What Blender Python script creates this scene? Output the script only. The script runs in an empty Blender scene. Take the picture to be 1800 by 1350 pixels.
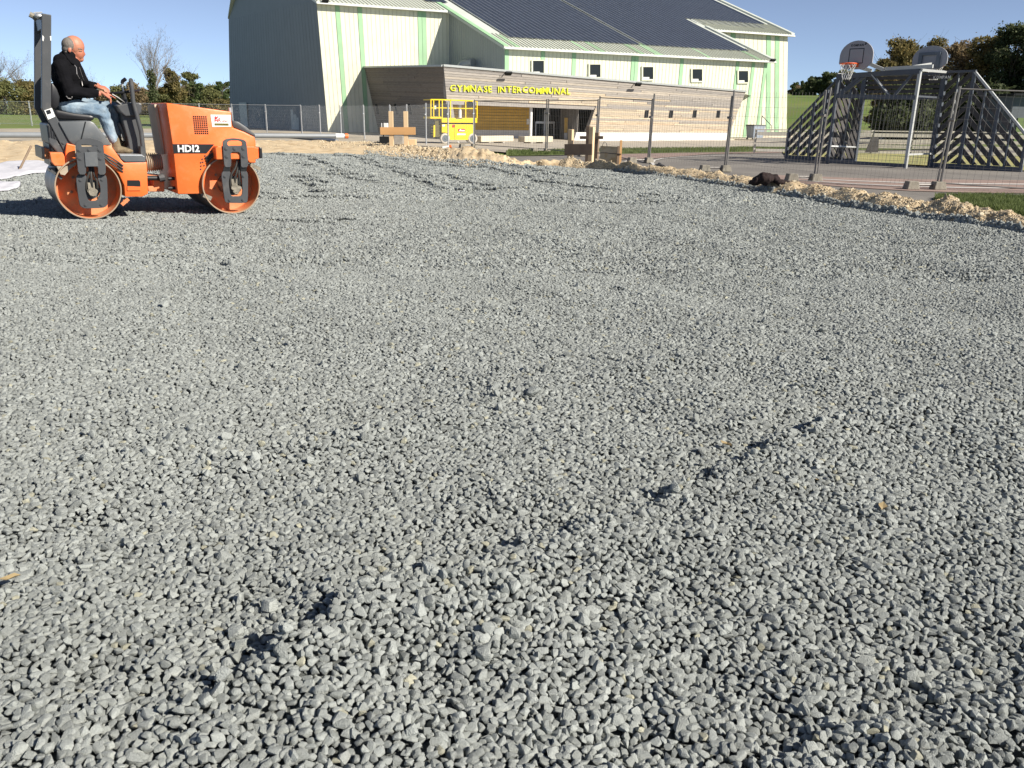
import bpy, bmesh, math, random
import numpy as np
from mathutils import Vector, Matrix
random.seed(7); RNG = np.random.default_rng(7)
SC = bpy.context.scene
COL = SC.collection

# ---------------------------------------------------------------- camera, sky, sun, exposure
F = 1480.0; CH = 1.25; ROLL = math.radians(1.0); PITCH = math.atan((675-203)/F)
cam_d = bpy.data.cameras.new('camera'); cam = bpy.data.objects.new('camera', cam_d); COL.objects.link(cam)
SC.camera = cam
cam_d.sensor_width = 36; cam_d.lens = 36*F/1800; cam_d.clip_end = 3000; cam_d.clip_start = 0.05
_c, _s, _cp, _sp = math.cos(ROLL), math.sin(ROLL), math.cos(PITCH), math.sin(PITCH)
Xl = Vector((1, 0, 0)); Ul = Vector((0, _sp, _cp)); Fw = Vector((0, _cp, -_sp))
right = Xl*_c + Ul*_s; up = Ul*_c - Xl*_s
M = Matrix((right, up, -Fw)).transposed().to_4x4(); M.translation = (0, 0, CH)
cam.matrix_world = M

SUN_EL, SUN_AZ = math.radians(35), math.radians(-29)     # azimuth measured from +X towards +Y
sun_dir = Vector((math.cos(SUN_EL)*math.cos(SUN_AZ), math.cos(SUN_EL)*math.sin(SUN_AZ), math.sin(SUN_EL)))
sd = bpy.data.lights.new('sun', 'SUN'); sd.energy = 4.8; sd.angle = math.radians(0.53); sd.color = (1.0, 0.93, 0.82)
sun = bpy.data.objects.new('sun', sd); COL.objects.link(sun)
sun.rotation_euler = sun_dir.to_track_quat('Z', 'Y').to_euler(); sun.location = (0, 0, 30)
W = bpy.data.worlds.new("World"); SC.world = W; W.use_nodes = True
wn = W.node_tree; wn.nodes.clear()
sky = wn.nodes.new('ShaderNodeTexSky'); sky.sky_type = 'NISHITA'; sky.sun_disc = False
sky.sun_elevation = SUN_EL; sky.sun_rotation = math.radians(90) - SUN_AZ
sky.air_density = 0.5; sky.dust_density = 0.0; sky.ozone_density = 8.0; sky.altitude = 300
bg = wn.nodes.new('ShaderNodeBackground'); bg.inputs['Strength'].default_value = 0.06
hs = wn.nodes.new('ShaderNodeHueSaturation'); hs.inputs['Saturation'].default_value = 0.70; hs.inputs['Value'].default_value = 1.18
wo = wn.nodes.new('ShaderNodeOutputWorld')
wn.links.new(sky.outputs[0], hs.inputs['Color']); tn = wn.nodes.new('ShaderNodeMix'); tn.data_type = 'RGBA'; tn.blend_type = 'MULTIPLY'; tn.inputs[0].default_value = 1; tn.inputs[7].default_value = (1.0, 1.02, 1.0, 1); wn.links.new(hs.outputs[0], tn.inputs[6]); wn.links.new(tn.outputs[2], bg.inputs[0]); wn.links.new(bg.outputs[0], wo.inputs[0])
SC.view_settings.view_transform = 'Standard'; SC.view_settings.look = 'None'
SC.view_settings.exposure = 0.8; SC.view_settings.gamma = 1.0; SC.view_settings.use_curve_mapping = False
SC.cycles.max_bounces = 6; SC.cycles.transparent_max_bounces = 12

# ---------------------------------------------------------------- placing helpers (photo pixel -> point in the place)
def ray(px, py):
    x = (px-900)/F; y = (675-py)/F
    x, y = x*_c - y*_s, x*_s + y*_c
    return np.array([x, _cp+y*_sp, -_sp+y*_cp])
def G(px, py, z=0.0):
    d = ray(px, py); t = (z-CH)/d[2]
    return np.array([d[0]*t, d[1]*t, z])
def P(px, py, Y):
    d = ray(px, py); return np.array([0, 0, CH]) + d*(Y/d[1])
def PL(A, B, px, py):
    """where the line of sight meets the vertical plane through A and B"""
    d = ray(px, py); n = np.array([-(B[1]-A[1]), B[0]-A[0]])
    t = (n[0]*A[0]+n[1]*A[1])/(n[0]*d[0]+n[1]*d[1])
    return np.array([0, 0, CH]) + d*t

ANCH = np.array([
 (0,-5,-.09),(0,3,-.09),(-6,5,-.09),(6,5,-.09),(-12,10,-.09),(0,12,-.09),(8,10,-.09),(14,12,-.09),(12,20,-.08),(8.8,18,-.08),(5.5,23,-.08),
 (4,27.4,-.09),(0,20,-.09),(-8,20,-.09),(-14,22,-.09),(-5,27,-.09),(11.6,26,-.08),(14.4,24.7,-.08),(10.1,32.2,-.08),(16,33,-.07),(20,28,-.05),(1.3,36,-.15),
 (-12,38,-.12),(-25,38,-.12),(5,40,-.2),(12,42,-.2),(-3.5,49,-.36),(5,52,-.42),(14,55,-.42),(-12,50,-.3),(-25,52,-.3),(-4,60,-.5),(8,66,-.5),(18,72,-.43),(-10,66,-.35),
 (-15,70,-.28),(-25,84,-.28),(-36,65,-.3),(-50,75,-.3),(24,80,-.35),(30,91,-.1),(36,98,.0),(22,45,-.1),(30,60,.3),(30,50,.2),(35,75,.6),(40,110,.1),(45,95,.7),
 (60,150,3.6),(64,190,6.2),(75,110,2.5),(110,180,7.0),(-100,180,.44),(-60,120,.0),(-40,180,.3),(0,180,1.0),(20,130,-.1),(-140,120,.2),(-200,250,1.0),(0,300,2),
 (150,300,11),(60,260,8.5),(-400,500,2),(0,600,4),(400,600,14),(-600,100,1),(600,200,9),(200,60,4),(-60,10,-.1),(60,5,0),(60,30,.3),(0,-60,-.1),(-100,-60,0),(100,-60,0)])
def T(x, y):
    x = np.asarray(x, float); y = np.asarray(y, float)
    d2 = (x[..., None]-ANCH[:, 0])**2 + (y[..., None]-ANCH[:, 1])**2 + 0.5
    w = d2**-2.0
    return (w*ANCH[:, 2]).sum(-1)/w.sum(-1)
def GT(px, py, off=0.0):
    """line of sight meets the terrain"""
    z = -.1
    for _ in range(25):
        p = G(px, py, z) if ray(px, py)[2]*1.0 < -1e-4 else P(px, py, 200)
        z2 = float(T(p[0], p[1]))
        z = .6*z + .4*z2
    p[2] = float(T(p[0], p[1])) + off
    return p

# ---------------------------------------------------------------- object helpers
ORG = {}
def _link(o, parent=None):
    COL.objects.link(o)
    if parent is not None: o.parent = parent
    return o
def tag(o, label=None, cat=None, group=None, kind=None):
    if label: o['label'] = label
    if cat: o['category'] = cat
    if group: o['group'] = group
    if kind: o['kind'] = kind
    return o
def thing(name, label, cat, loc=(0, 0, 0), rz=0.0, group=None):
    o = bpy.data.objects.new(name, None); o.empty_display_size = .2; COL.objects.link(o)
    o.location = tuple(float(v) for v in loc); o.rotation_euler = (0, 0, rz)
    return tag(o, label, cat, group)
def offs(o):
    """world position of an unrotated thing's origin, for parts modelled in world coordinates"""
    v = Vector((0, 0, 0))
    while o is not None:
        v += o.location; o = o.parent
    return v
class MB:
    def __init__(s): s.v = []; s.f = []; s.m = []; s.cm = 0
    def add(s, vs, fs):
        b = len(s.v); s.v += [tuple(float(c) for c in v) for v in vs]
        for f in fs: s.f.append(tuple(b+i for i in f)); s.m.append(s.cm)
    def hexa(s, p):      # 8 points: bottom 4 ccw, top 4 ccw
        s.add(p, [(3,2,1,0),(4,5,6,7),(0,1,5,4),(1,2,6,5),(2,3,7,6),(3,0,4,7)])
    def box(s, c, d, R=None):
        hx, hy, hz = d[0]/2, d[1]/2, d[2]/2
        pts = [Vector(q) for q in ((-hx,-hy,-hz),(hx,-hy,-hz),(hx,hy,-hz),(-hx,hy,-hz),(-hx,-hy,hz),(hx,-hy,hz),(hx,hy,hz),(-hx,hy,hz))]
        if R is not None: pts = [R @ q for q in pts]
        s.hexa([(q.x+c[0], q.y+c[1], q.z+c[2]) for q in pts])
    def bar(s, a, b, w, h, upv=(0,0,1)):
        a = Vector(a); b = Vector(b); d = (b-a).normalized(); u = Vector(upv)
        sd_ = d.cross(u)
        if sd_.length < 1e-4: sd_ = d.cross(Vector((1,0,0)))
        sd_.normalize(); u = sd_.cross(d)
        o = []
        for q in (a, b):
            for k, l in ((-1,-1),(1,-1),(1,1),(-1,1)): o.append(q + sd_*w/2*k + u*h/2*l)
        s.add(o, [(0,1,2,3),(7,6,5,4),(1,0,4,5),(2,1,5,6),(3,2,6,7),(0,3,7,4)])
    def tube(s, path, r, n=8, cap=True):
        path = [Vector(p) for p in path]; rr = r if hasattr(r, '__len__') else [r]*len(path)
        b = len(s.v); prev = None
        for i, p in enumerate(path):
            d = (path[min(i+1, len(path)-1)] - path[max(i-1, 0)]).normalized()
            if prev is None:
                a = d.cross(Vector((0,0,1)))
                if a.length < .05: a = d.cross(Vector((1,0,0)))
            else: a = prev - d*prev.dot(d)
            a.normalize(); prev = a; c = d.cross(a)
            for k in range(n):
                t = 2*math.pi*k/n; q = p + (a*math.cos(t)+c*math.sin(t))*rr[i]; s.v.append((q.x, q.y, q.z))
        for i in range(len(path)-1):
            for k in range(n):
                k2 = (k+1) % n
                s.f.append((b+i*n+k, b+i*n+k2, b+(i+1)*n+k2, b+(i+1)*n+k)); s.m.append(s.cm)
        if cap:
            s.f.append(tuple(b+k for k in range(n))[::-1]); s.m.append(s.cm)
            s.f.append(tuple(b+(len(path)-1)*n+k for k in range(n))); s.m.append(s.cm)
    def prism(s, poly, vec):
        """poly: list of 3D points, extruded by vec"""
        n = len(poly); v = Vector(vec)
        a = [Vector(p) for p in poly]; b = [p+v for p in a]
        s.add(a+b, [tuple(range(n)), tuple(range(2*n-1, n-1, -1))] + [(i, i+n, (i+1) % n+n, (i+1) % n) for i in range(n)])
    def ellipsoid(s, c, r, R=None, nu=12, nv=8):
        vs = []; fs = []
        for j in range(nv+1):
            ph = math.pi*j/nv
            for i in range(nu):
                th = 2*math.pi*i/nu
                q = Vector((r[0]*math.sin(ph)*math.cos(th), r[1]*math.sin(ph)*math.sin(th), r[2]*math.cos(ph)))
                if R is not None: q = R @ q
                vs.append((q.x+c[0], q.y+c[1], q.z+c[2]))
        for j in range(nv):
            for i in range(nu):
                fs.append((j*nu+i, (j+1)*nu+i, (j+1)*nu+(i+1) % nu, j*nu+(i+1) % nu))
        s.add(vs, fs)
    def build(s, name, mat, parent=None, world=True, smooth=False, bevel=0.0, seg=2, fix=True):
        """world=True: vertices are world coordinates and the parent is unrotated"""
        me = bpy.data.meshes.new(name)
        o3 = offs(parent) if (parent is not None and world) else Vector((0,0,0))
        me.from_pydata([(x-o3.x, y-o3.y, z-o3.z) for x, y, z in s.v], [], s.f)
        mats = mat if isinstance(mat, (list, tuple)) else [mat]
        for m in mats: me.materials.append(m)
        if len(mats) > 1: me.polygons.foreach_set('material_index', s.m)
        if fix:
            bm = bmesh.new(); bm.from_mesh(me); bmesh.ops.recalc_face_normals(bm, faces=bm.faces)
            if bevel: 
                es = [e for e in bm.edges if len(e.link_faces) == 2 and e.calc_face_angle(0) > .5]
                bmesh.ops.bevel(bm, geom=es, offset=bevel, segments=seg, affect='EDGES', profile=.5, clamp_overlap=True)
            bm.to_mesh(me); bm.free()
        if smooth:
            me.polygons.foreach_set('use_smooth', [True]*len(me.polygons)); me.set_sharp_from_angle(angle=math.radians(38))
        me.update()
        return _link(bpy.data.objects.new(name, me), parent)
def copy_tree(o, parent=None):
    c = o.copy(); COL.objects.link(c); c.parent = parent
    for ch in list(o.children): copy_tree(ch, c)
    return c

# ---------------------------------------------------------------- materials
MATS = {}
def lin(r, g, b):
    f = lambda c: ((c/255+.055)/1.055)**2.4 if c/255 > .04045 else c/255/12.92
    return (f(r), f(g), f(b))
def mat(name, col, rough=.6, metal=0.0, var=.12, vscale=6.0, bump=0.0, bscale=40.0, col2=None, mixscale=3.0, mixlo=.45, mixhi=.6, rand=0.0, spec=.4, coord='Object', stretch=None, trans=0):
    if name in MATS: return MATS[name]
    m = bpy.data.materials.new(name); m.use_nodes = True; nt = m.node_tree; N = nt.nodes; L = nt.links
    b = N['Principled BSDF']; b.inputs['Roughness'].default_value = rough; b.inputs['Metallic'].default_value = metal
    b.inputs['Specular IOR Level'].default_value = spec
    tc = N.new('ShaderNodeTexCoord'); src = tc.outputs[coord]
    if stretch:
        mp = N.new('ShaderNodeMapping'); mp.inputs['Scale'].default_value = stretch; L.new(src, mp.inputs[0]); src = mp.outputs[0]
    nz = N.new('ShaderNodeTexNoise'); nz.inputs['Scale'].default_value = vscale; nz.inputs['Detail'].default_value = 6; L.new(src, nz.inputs['Vector'])
    rgb = N.new('ShaderNodeRGB'); rgb.outputs[0].default_value = (*col, 1); cur = rgb.outputs[0]
    if col2 is not None:
        n2 = N.new('ShaderNodeTexNoise'); n2.inputs['Scale'].default_value = mixscale; n2.inputs['Detail'].default_value = 8; n2.inputs['Roughness'].default_value = .62; L.new(src, n2.inputs['Vector'])
        mr = N.new('ShaderNodeMapRange'); mr.inputs[1].default_value = mixlo; mr.inputs[2].default_value = mixhi; L.new(n2.outputs[0], mr.inputs[0])
        mx = N.new('ShaderNodeMix'); mx.data_type = 'RGBA'; L.new(mr.outputs[0], mx.inputs[0]); L.new(cur, mx.inputs[6]); mx.inputs[7].default_value = (*col2, 1); cur = mx.outputs[2]
    hsv = N.new('ShaderNodeHueSaturation'); L.new(cur, hsv.inputs['Color'])
    ma = N.new('ShaderNodeMapRange'); ma.inputs[1].default_value = .25; ma.inputs[2].default_value = .75; ma.inputs[3].default_value = 1-var; ma.inputs[4].default_value = 1+var; L.new(nz.outputs[0], ma.inputs[0])
    val = ma.outputs[0]
    if rand:
        oi = N.new('ShaderNodeObjectInfo'); mr2 = N.new('ShaderNodeMapRange'); mr2.inputs[3].default_value = 1-rand; mr2.inputs[4].default_value = 1+rand; L.new(oi.outputs['Random'], mr2.inputs[0])
        mu = N.new('ShaderNodeMath'); mu.operation = 'MULTIPLY'; L.new(val, mu.inputs[0]); L.new(mr2.outputs[0], mu.inputs[1]); val = mu.outputs[0]
    L.new(val, hsv.inputs['Value']); L.new(hsv.outputs[0], b.inputs['Base Color'])
    if bump:
        nb = N.new('ShaderNodeTexNoise'); nb.inputs['Scale'].default_value = bscale; nb.inputs['Detail'].default_value = 5; L.new(src, nb.inputs['Vector'])
        bp = N.new('ShaderNodeBump'); bp.inputs['Strength'].default_value = bump; bp.inputs['Distance'].default_value = .02; L.new(nb.outputs[0], bp.inputs['Height']); L.new(bp.outputs[0], b.inputs['Normal'])
    MATS[name] = m
    return m
# ---------------------------------------------------------------- terrain and draped sheets
def grid_sheet(name, xs, ys, zf, m, kind='structure', smooth=True):
    X, Y = np.meshgrid(xs, ys); Z = zf(X, Y)
    v = np.stack([X.ravel(), Y.ravel(), Z.ravel()], 1)
    nx, ny = len(xs), len(ys)
    i = np.arange(ny-1)[:, None]*nx + np.arange(nx-1)[None, :]
    f = np.stack([i, i+1, i+1+nx, i+nx], -1).reshape(-1, 4)
    return np_mesh(name, v, f, m, kind, smooth)
def np_mesh(name, v, f, m, kind=None, smooth=False, parent=None):
    me = bpy.data.meshes.new(name); nv, nf, k = len(v), len(f), f.shape[1]
    me.vertices.add(nv); me.vertices.foreach_set('co', np.ascontiguousarray(v, dtype=np.float32).ravel())
    me.loops.add(nf*k); me.loops.foreach_set('vertex_index', np.ascontiguousarray(f, dtype=np.int32).ravel())
    me.polygons.add(nf); me.polygons.foreach_set('loop_start', np.arange(0, nf*k, k, dtype=np.int32)); me.polygons.foreach_set('loop_total', np.full(nf, k, dtype=np.int32))
    me.materials.append(m); me.update(calc_edges=True)
    if smooth: me.polygons.foreach_set('use_smooth', [True]*nf)
    o = bpy.data.objects.new(name, me); COL.objects.link(o)
    if parent is not None: o.parent = parent
    if kind: o['kind'] = kind
    return o
def strip(name, cols, m, off, n=14, sub=6, kind='structure', zfun=None):
    """cols: (px, far y, near y) left to right; draped on the terrain"""
    cols = np.array(cols, float); rows = []
    px = []; 
    for a, b in zip(cols[:-1], cols[1:]):
        for k in range(sub): px.append(a + (b-a)*k/sub)
    px.append(cols[-1]); V = []
    for c in px:
        A = GT(c[0], c[1]); B = GT(c[0], c[2])
        for j in range(n+1):
            t = (j/n); q = A + (B-A)*t; V.append((q[0], q[1]))
    V = np.array(V); z = T(V[:, 0], V[:, 1]) + off
    if zfun is not None: z = zfun(V[:, 0], V[:, 1])
    v = np.column_stack([V, z]); w = n+1
    i = np.arange(len(px)-1)[:, None]*w + np.arange(n)[None, :]
    f = np.stack([i, i+1, i+1+w, i+w], -1).reshape(-1, 4)[:, ::-1]
    return np_mesh(name, v, f, m, kind, True)
m_field = mat('field_grass', (.11,.165,.03), .9, var=.25, vscale=.05, col2=(.15,.165,.045), mixscale=.12, bump=.5, bscale=3)
m_yard = mat('yard_stone_dust', (.40,.35,.27), .95, var=.15, vscale=.6, bump=.6, bscale=8, col2=(.30,.27,.22), mixscale=.4)
m_road = mat('pavement_grey', (.40,.355,.29), .9, var=.08, vscale=.5, bump=.3, bscale=30)
m_court = mat('court_asphalt', (.165,.152,.138), .9, var=.1, vscale=.7, bump=.4, bscale=60, col2=(.20,.185,.165), mixscale=.5)
m_red = mat('court_red_paint', (.27,.195,.165), .85, var=.15, vscale=2, bump=.3, bscale=60, col2=(.22,.17,.145), mixscale=6, mixlo=.55, mixhi=.7)
m_line = mat('court_line_paint', (.55,.53,.5), .8, var=.15, vscale=8)
m_verge = mat('verge_earth', (.14,.17,.055), .95, var=.3, vscale=3, bump=.6, bscale=20)
m_sand = mat('arena_turf', (.33,.30,.12), .95, var=.12, vscale=.8, bump=.3, bscale=30, col2=(.25,.26,.09), mixscale=.6)
xs = np.concatenate([np.linspace(-900,-160,12), np.linspace(-150,-42,28), np.linspace(-40,60,101), np.linspace(63,160,26), np.linspace(180,900,12)])
ys = np.concatenate([np.linspace(-120,-8,8), np.linspace(-6,110,117), np.linspace(112,260,50), np.linspace(270,1300,18)])
grid_sheet('field', xs, ys, lambda x, y: T(x, y) - .03, m_field)
strip('yard_ground', [(-500,228,262),(-200,227,256),(60,226,252),(250,226,251),(440,224,250),(577,228,252),(670,229,256),(760,238,266),(840,240,270)], m_yard, .01)
strip('gym_pavement', [(640,228,250),(720,238,256),(800,243,262),(900,243,270),(960,243,268),(1060,243,264),(1284,240,262),(1345,234,262),(1400,232,261),(1600,235,256),(1650,238,256)], m_road, .03)
strip('court', [(820,273,300),(900,275,330),(1000,274,340),(1130,272,345),(1300,269,360),(1390,267,370),(1500,266,385),(1650,264,400),(1800,262,440),(2000,262,500)], m_court, .018, n=18)
strip('court_red_area', [(1085,272,282),(1150,269,280),(1250,267,272),(1400,266,269)], m_red, .035)
strip('court_red_band', [(1340,309,316),(1400,311,324),(1500,315,332),(1600,317,338),(1700,318,341),(1800,319,342),(2000,322,346)], m_red, .03)
for i, (a, b) in enumerate([(.3,.36),(.62,.68)]):
    strip('court_line', [(p, y0+(y1-y0)*a, y0+(y1-y0)*b) for p, y0, y1 in [(1400,311,324),(1500,315,332),(1600,317,338),(1700,318,341),(1800,319,342),(2000,322,346)]], m_line, .038, n=2)
def curve_line(pts, w, off):
    mb = MB(); q = [GT(*p) for p in pts]
    for a, b in zip(q[:-1], q[1:]):
        d = (b-a)[:2]; d = d/np.linalg.norm(d); n_ = np.array([-d[1], d[0]])*w/2
        vs = []
        for c, sg in ((a,-1),(a,1),(b,1),(b,-1)):
            x, y = c[0]+n_[0]*sg, c[1]+n_[1]*sg; vs.append((x, y, float(T(x, y))+off))
        mb.add(vs, [(0,1,2,3)])
    o = mb.build('court_line', m_line); o['kind'] = 'structure'
curve_line([(1110,283.5),(1100,286),(1104,289),(1112,291.5)], .12, .045)
curve_line([(1150,293),(1146,289),(1150,284),(1165,280.5),(1200,277.5),(1260,275.5),(1330,275),(1420,276)], .10, .045)
strip('grass_verge', [(890,266,276),(960,266,275),(1060,263,273),(1200,262,270),(1290,261,269),(1400,259,267),(1600,256,264),(1800,252,262)], m_verge, .045)
strip('grass_corner', [(1640,350,357),(1690,348,364),(1750,348,374),(1800,350,384),(2000,354,440)], m_verge, .035)

# ---------------------------------------------------------------- gravel bed
noise = [(RNG.uniform(-1,1,2), RNG.uniform(0,6.28)) for _ in range(60)]
def wav(x, y, lam, seed, n=7):
    r = np.random.default_rng(seed); z = 0
    for _ in range(n):
        a = r.uniform(0, 6.28); k = 2*math.pi/(lam*r.uniform(.6,1.6)); z = z + np.sin(k*(x*math.cos(a)+y*math.sin(a)) + r.uniform(0,6.28))
    return z/math.sqrt(n)
def seg_d(x, y, a, b):
    ax, ay = a; bx, by = b; L2 = (bx-ax)**2+(by-ay)**2
    t = np.clip(((x-ax)*(bx-ax)+(y-ay)*(by-ay))/L2, 0, 1)
    dx = x-(ax+t*(bx-ax)); dy = y-(ay+t*(by-ay))
    sgn = np.sign((bx-ax)*dy-(by-ay)*dx)
    return np.hypot(dx, dy), sgn
RIDGES = []   # polylines in photo pixels, height, width, side step
def ridge(pts, h, w, step=0.0):
    g = [tuple(G(*p)[:2]) for p in pts]
    RIDGES.append((list(zip(g[:-1], g[1:])), h, w, step))
ridge([(930,985),(1060,938),(1160,900),(1240,862),(1330,815),(1430,770),(1540,735),(1600,715)], .062, .020, .30)
ridge([(470,1190),(560,1140),(640,1095),(740,1065),(850,1060)], .050, .022, .22)
ridge([(560,1180),(700,1150),(860,1160)], .012, .16)
ridge([(430,815),(540,790),(620,775),(700,750),(780,735)], .042, .03, .22)
ridge([(835,715),(880,690),(950,690)], .020, .08)
ridge([(875,870),(885,900)], .02, .035)

ridge([(180,1250),(250,1190),(330,1160)], .016, .07)
ridge([(1430,1330),(1560,1290),(1700,1235),(1820,1200)], .026, .03, .2)
ridge([(1100,660),(1200,640),(1300,630)], .02, .10)
ridge([(1560,1010),(1650,980),(1750,960)], .014, .08)
ridge([(1270,760),(1400,720)], .015, .05)
ridge([(0,850),(120,870),(250,850),(400,820)], .012, .09)
ridge([(380,480),(470,460),(640,462)], .04, .04, .3)
ridge([(860,550),(1000,520),(1130,508)], .03, .04, .3)
ridge([(0,430),(150,445),(300,462)], .018, .04, .3)
ridge([(1150,640),(1290,625),(1420,640)], .016, .04, .25)
for pl in ([(484,271),(520,273),(560,284),(605,302),(640,316)], [(540,285),(550,292)], [(545,313),(560,330),(570,337)],
           [(594,272),(640,280),(700,298),(745,317),(785,335),(800,335),(900,332)], [(780,309),(830,322),(860,327)],
           [(868,299),(920,310),(985,324),(1060,333)], [(895,294),(960,304),(1010,312)], [(650,274),(720,283),(780,292),(860,296)],
           [(466,340),(500,347),(620,345)], [(460,387),(520,393),(580,391)], [(1020,352),(1100,357),(1200,352)], [(1140,343),(1190,350)]):
    ridge(pl[::-1], .034 if max(q[1] for q in pl) > 339 else .058, .05, .35)
def HG(x, y):
    z = .010*wav(x, y, 1.7, 3) + .006*wav(x, y, .55, 4) + .014*wav(x, y, 5.5, 5)
    near = np.clip((2.9-y)/1.6, 0, 1)
    z = z + near*(.012*wav(x, y, .38, 6) + .006*wav(x, y, .18, 8))
    for segs, h, w, st in RIDGES:
        ys_ = [q[1] for sg in segs for q in sg]
        if min(ys_)-1 > y.max() or max(ys_)+1 < y.min(): continue
        best = np.full(np.shape(x), 1e9); sb = np.ones(np.shape(x))
        for a, b in segs:
            d, s = seg_d(x, y, a, b); k = d < best; best = np.where(k, d, best); sb = np.where(k, s, sb)
        if st: q_ = sb*best + min(ys_)*.012*wav(x, y, .16+.03*min(ys_), 88, 5); sb = np.where(q_ < 0, -1, 1); best = np.abs(q_)
        amp = .65+.35*np.clip(.5+.8*wav(x, y, .9, 77, 4), 0, 1)
        z = z + h*amp*(np.exp(-(best/w)**2) if st == 0 else np.where(sb < 0, np.exp(-(best/st)**2), np.exp(-(best/w)**2)))
    return z
# edge of the bed: front foot of the berm (photo pixels)
BERM = [(-420,300),(-200,296),(0,289),(85,286),(270,277),(400,270),(460,268),(560,270),(640,272),(700,277),(760,285),(820,293),(900,294),(960,290),(1000,291),(1100,302),(1200,316),(1300,331),(1400,348),(1500,367),(1600,383),(1700,397),(1800,411),(2000,447),(2200,492),(2500,580)]
EDGE = np.array([G(*p)[:2] for p in BERM])
def inside_bed(x, y, m=0.0):
    ang = np.arctan2(x, y); ea = np.arctan2(EDGE[:, 0], EDGE[:, 1]); er = np.hypot(EDGE[:, 0], EDGE[:, 1])
    o = np.argsort(ea); return np.hypot(x, y) < np.interp(ang, ea[o], er[o]) + m
m_bed = mat('shade_dark_fines', (.09,.098,.095), .95, var=.5, vscale=28, bump=.9, bscale=60, coord='Object')  # fines coloured darker to deepen the shade in gaps between stones
bx = np.concatenate([np.linspace(-16,-7,46), np.linspace(-6.8,7,277), np.linspace(7.2,12,25)])
by = np.concatenate([np.linspace(-.6,6,165), np.linspace(6.08,14,100), np.linspace(14.15,30,107)])
X, Y = np.meshgrid(bx, by); Z = HG(X, Y)
ins = inside_bed(X, Y, .4)
Z = np.where(ins, Z-.016-np.clip(Y-11,0,6)*.0012*0, -.12)
vv = np.stack([X.ravel(), Y.ravel(), Z.ravel()], 1); nx = len(bx)
ii = (np.arange(len(by)-1)[:, None]*nx+np.arange(nx-1)[None, :])
ff = np.stack([ii, ii+1, ii+1+nx, ii+nx], -1).reshape(-1, 4)
keep = ins.ravel()[ff].any(1)
np_mesh('gravel_bed', vv, ff[keep], m_bed, 'structure', True)

def make_rock(name, seed, m, npts=16, flat=.62, round_=.05, sub=True):
    r = random.Random(seed); bm = bmesh.new()
    ax = (r.uniform(.8,1.15), r.uniform(.62,.9), r.uniform(flat*.85, flat*1.15))
    for _ in range(npts):
        v = Vector((r.gauss(0,1), r.gauss(0,1), r.gauss(0,1))).normalized()
        p = 3.0; l = (abs(v.x)**p+abs(v.y)**p+abs(v.z)**p)**(1/p); v = v/l*r.uniform(.82,1.0)
        bm.verts.new((v.x*ax[0]*.5, v.y*ax[1]*.5, v.z*ax[2]*.5))
    res = bmesh.ops.convex_hull(bm, input=bm.verts)
    bmesh.ops.delete(bm, geom=[g for g in res['geom_interior'] if isinstance(g, bmesh.types.BMVert)], context='VERTS')
    bmesh.ops.dissolve_limit(bm, angle_limit=math.radians(14), verts=bm.verts, edges=bm.edges)
    if sub: bmesh.ops.bevel(bm, geom=bm.edges[:], offset=round_, segments=2, affect='EDGES', profile=.6, clamp_overlap=True)
    bmesh.ops.triangulate(bm, faces=bm.faces)
    me = bpy.data.meshes.new(name); bm.to_mesh(me); bm.free(); me.materials.append(m)
    me.polygons.foreach_set('use_smooth', [True]*len(me.polygons)); me.set_sharp_from_angle(angle=math.radians(33))
    return bpy.data.objects.new(name, me)
def rock_set(name, n, m, **k):
    c = bpy.data.collections.new(name)
    for i in range(n): c.objects.link(make_rock(name, hash((len(name), i)) % 99991, m, **k))
    return c
def scatter(name, pos, rot, scl, coll, nkind, label, mat_=None):
    n = len(pos); me = bpy.data.meshes.new(name); me.vertices.add(n); me.vertices.foreach_set('co', pos.astype(np.float32).ravel())
    a = me.attributes.new('rot', 'FLOAT_VECTOR', 'POINT'); a.data.foreach_set('vector', rot.astype(np.float32).ravel())
    a = me.attributes.new('scl', 'FLOAT_VECTOR', 'POINT'); a.data.foreach_set('vector', scl.astype(np.float32).ravel())
    a = me.attributes.new('kind_index', 'INT', 'POINT'); a.data.foreach_set('value', RNG.integers(0, nkind, n).astype(np.int32))
    o = bpy.data.objects.new(name, me); COL.objects.link(o)
    g = bpy.data.node_groups.new(name+'_nodes', 'GeometryNodeTree')
    g.interface.new_socket('Geometry', in_out='INPUT', socket_type='NodeSocketGeometry'); g.interface.new_socket('Geometry', in_out='OUTPUT', socket_type='NodeSocketGeometry')
    N = g.nodes; L = g.links; gi = N.new('NodeGroupInput'); go = N.new('NodeGroupOutput'); ip = N.new('GeometryNodeInstanceOnPoints')
    ci = N.new('GeometryNodeCollectionInfo'); ci.inputs['Collection'].default_value = coll; ci.inputs['Separate Children'].default_value = True; ci.inputs['Reset Children'].default_value = True
    ip.inputs['Pick Instance'].default_value = True
    def na(nm, t):
        q = N.new('GeometryNodeInputNamedAttribute'); q.data_type = t; q.inputs['Name'].default_value = nm; return [s for s in q.outputs if s.enabled][0]
    mp = N.new('GeometryNodeMeshToPoints')
    L.new(gi.outputs[0], mp.inputs[0]); L.new(mp.outputs[0], ip.inputs['Points']); L.new(ci.outputs[0], ip.inputs['Instance'])
    e2r = N.new('FunctionNodeEulerToRotation'); L.new(na('rot', 'FLOAT_VECTOR'), e2r.inputs[0]); L.new(e2r.outputs[0], ip.inputs['Rotation'])
    L.new(na('scl', 'FLOAT_VECTOR'), ip.inputs['Scale']); L.new(na('kind_index', 'INT'), ip.inputs['Instance Index'])
    L.new(ip.outputs[0], go.inputs[0])
    md = o.modifiers.new('scatter', 'NODES'); md.node_group = g
    return tag(o, label, None, None, 'stuff')

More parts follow.
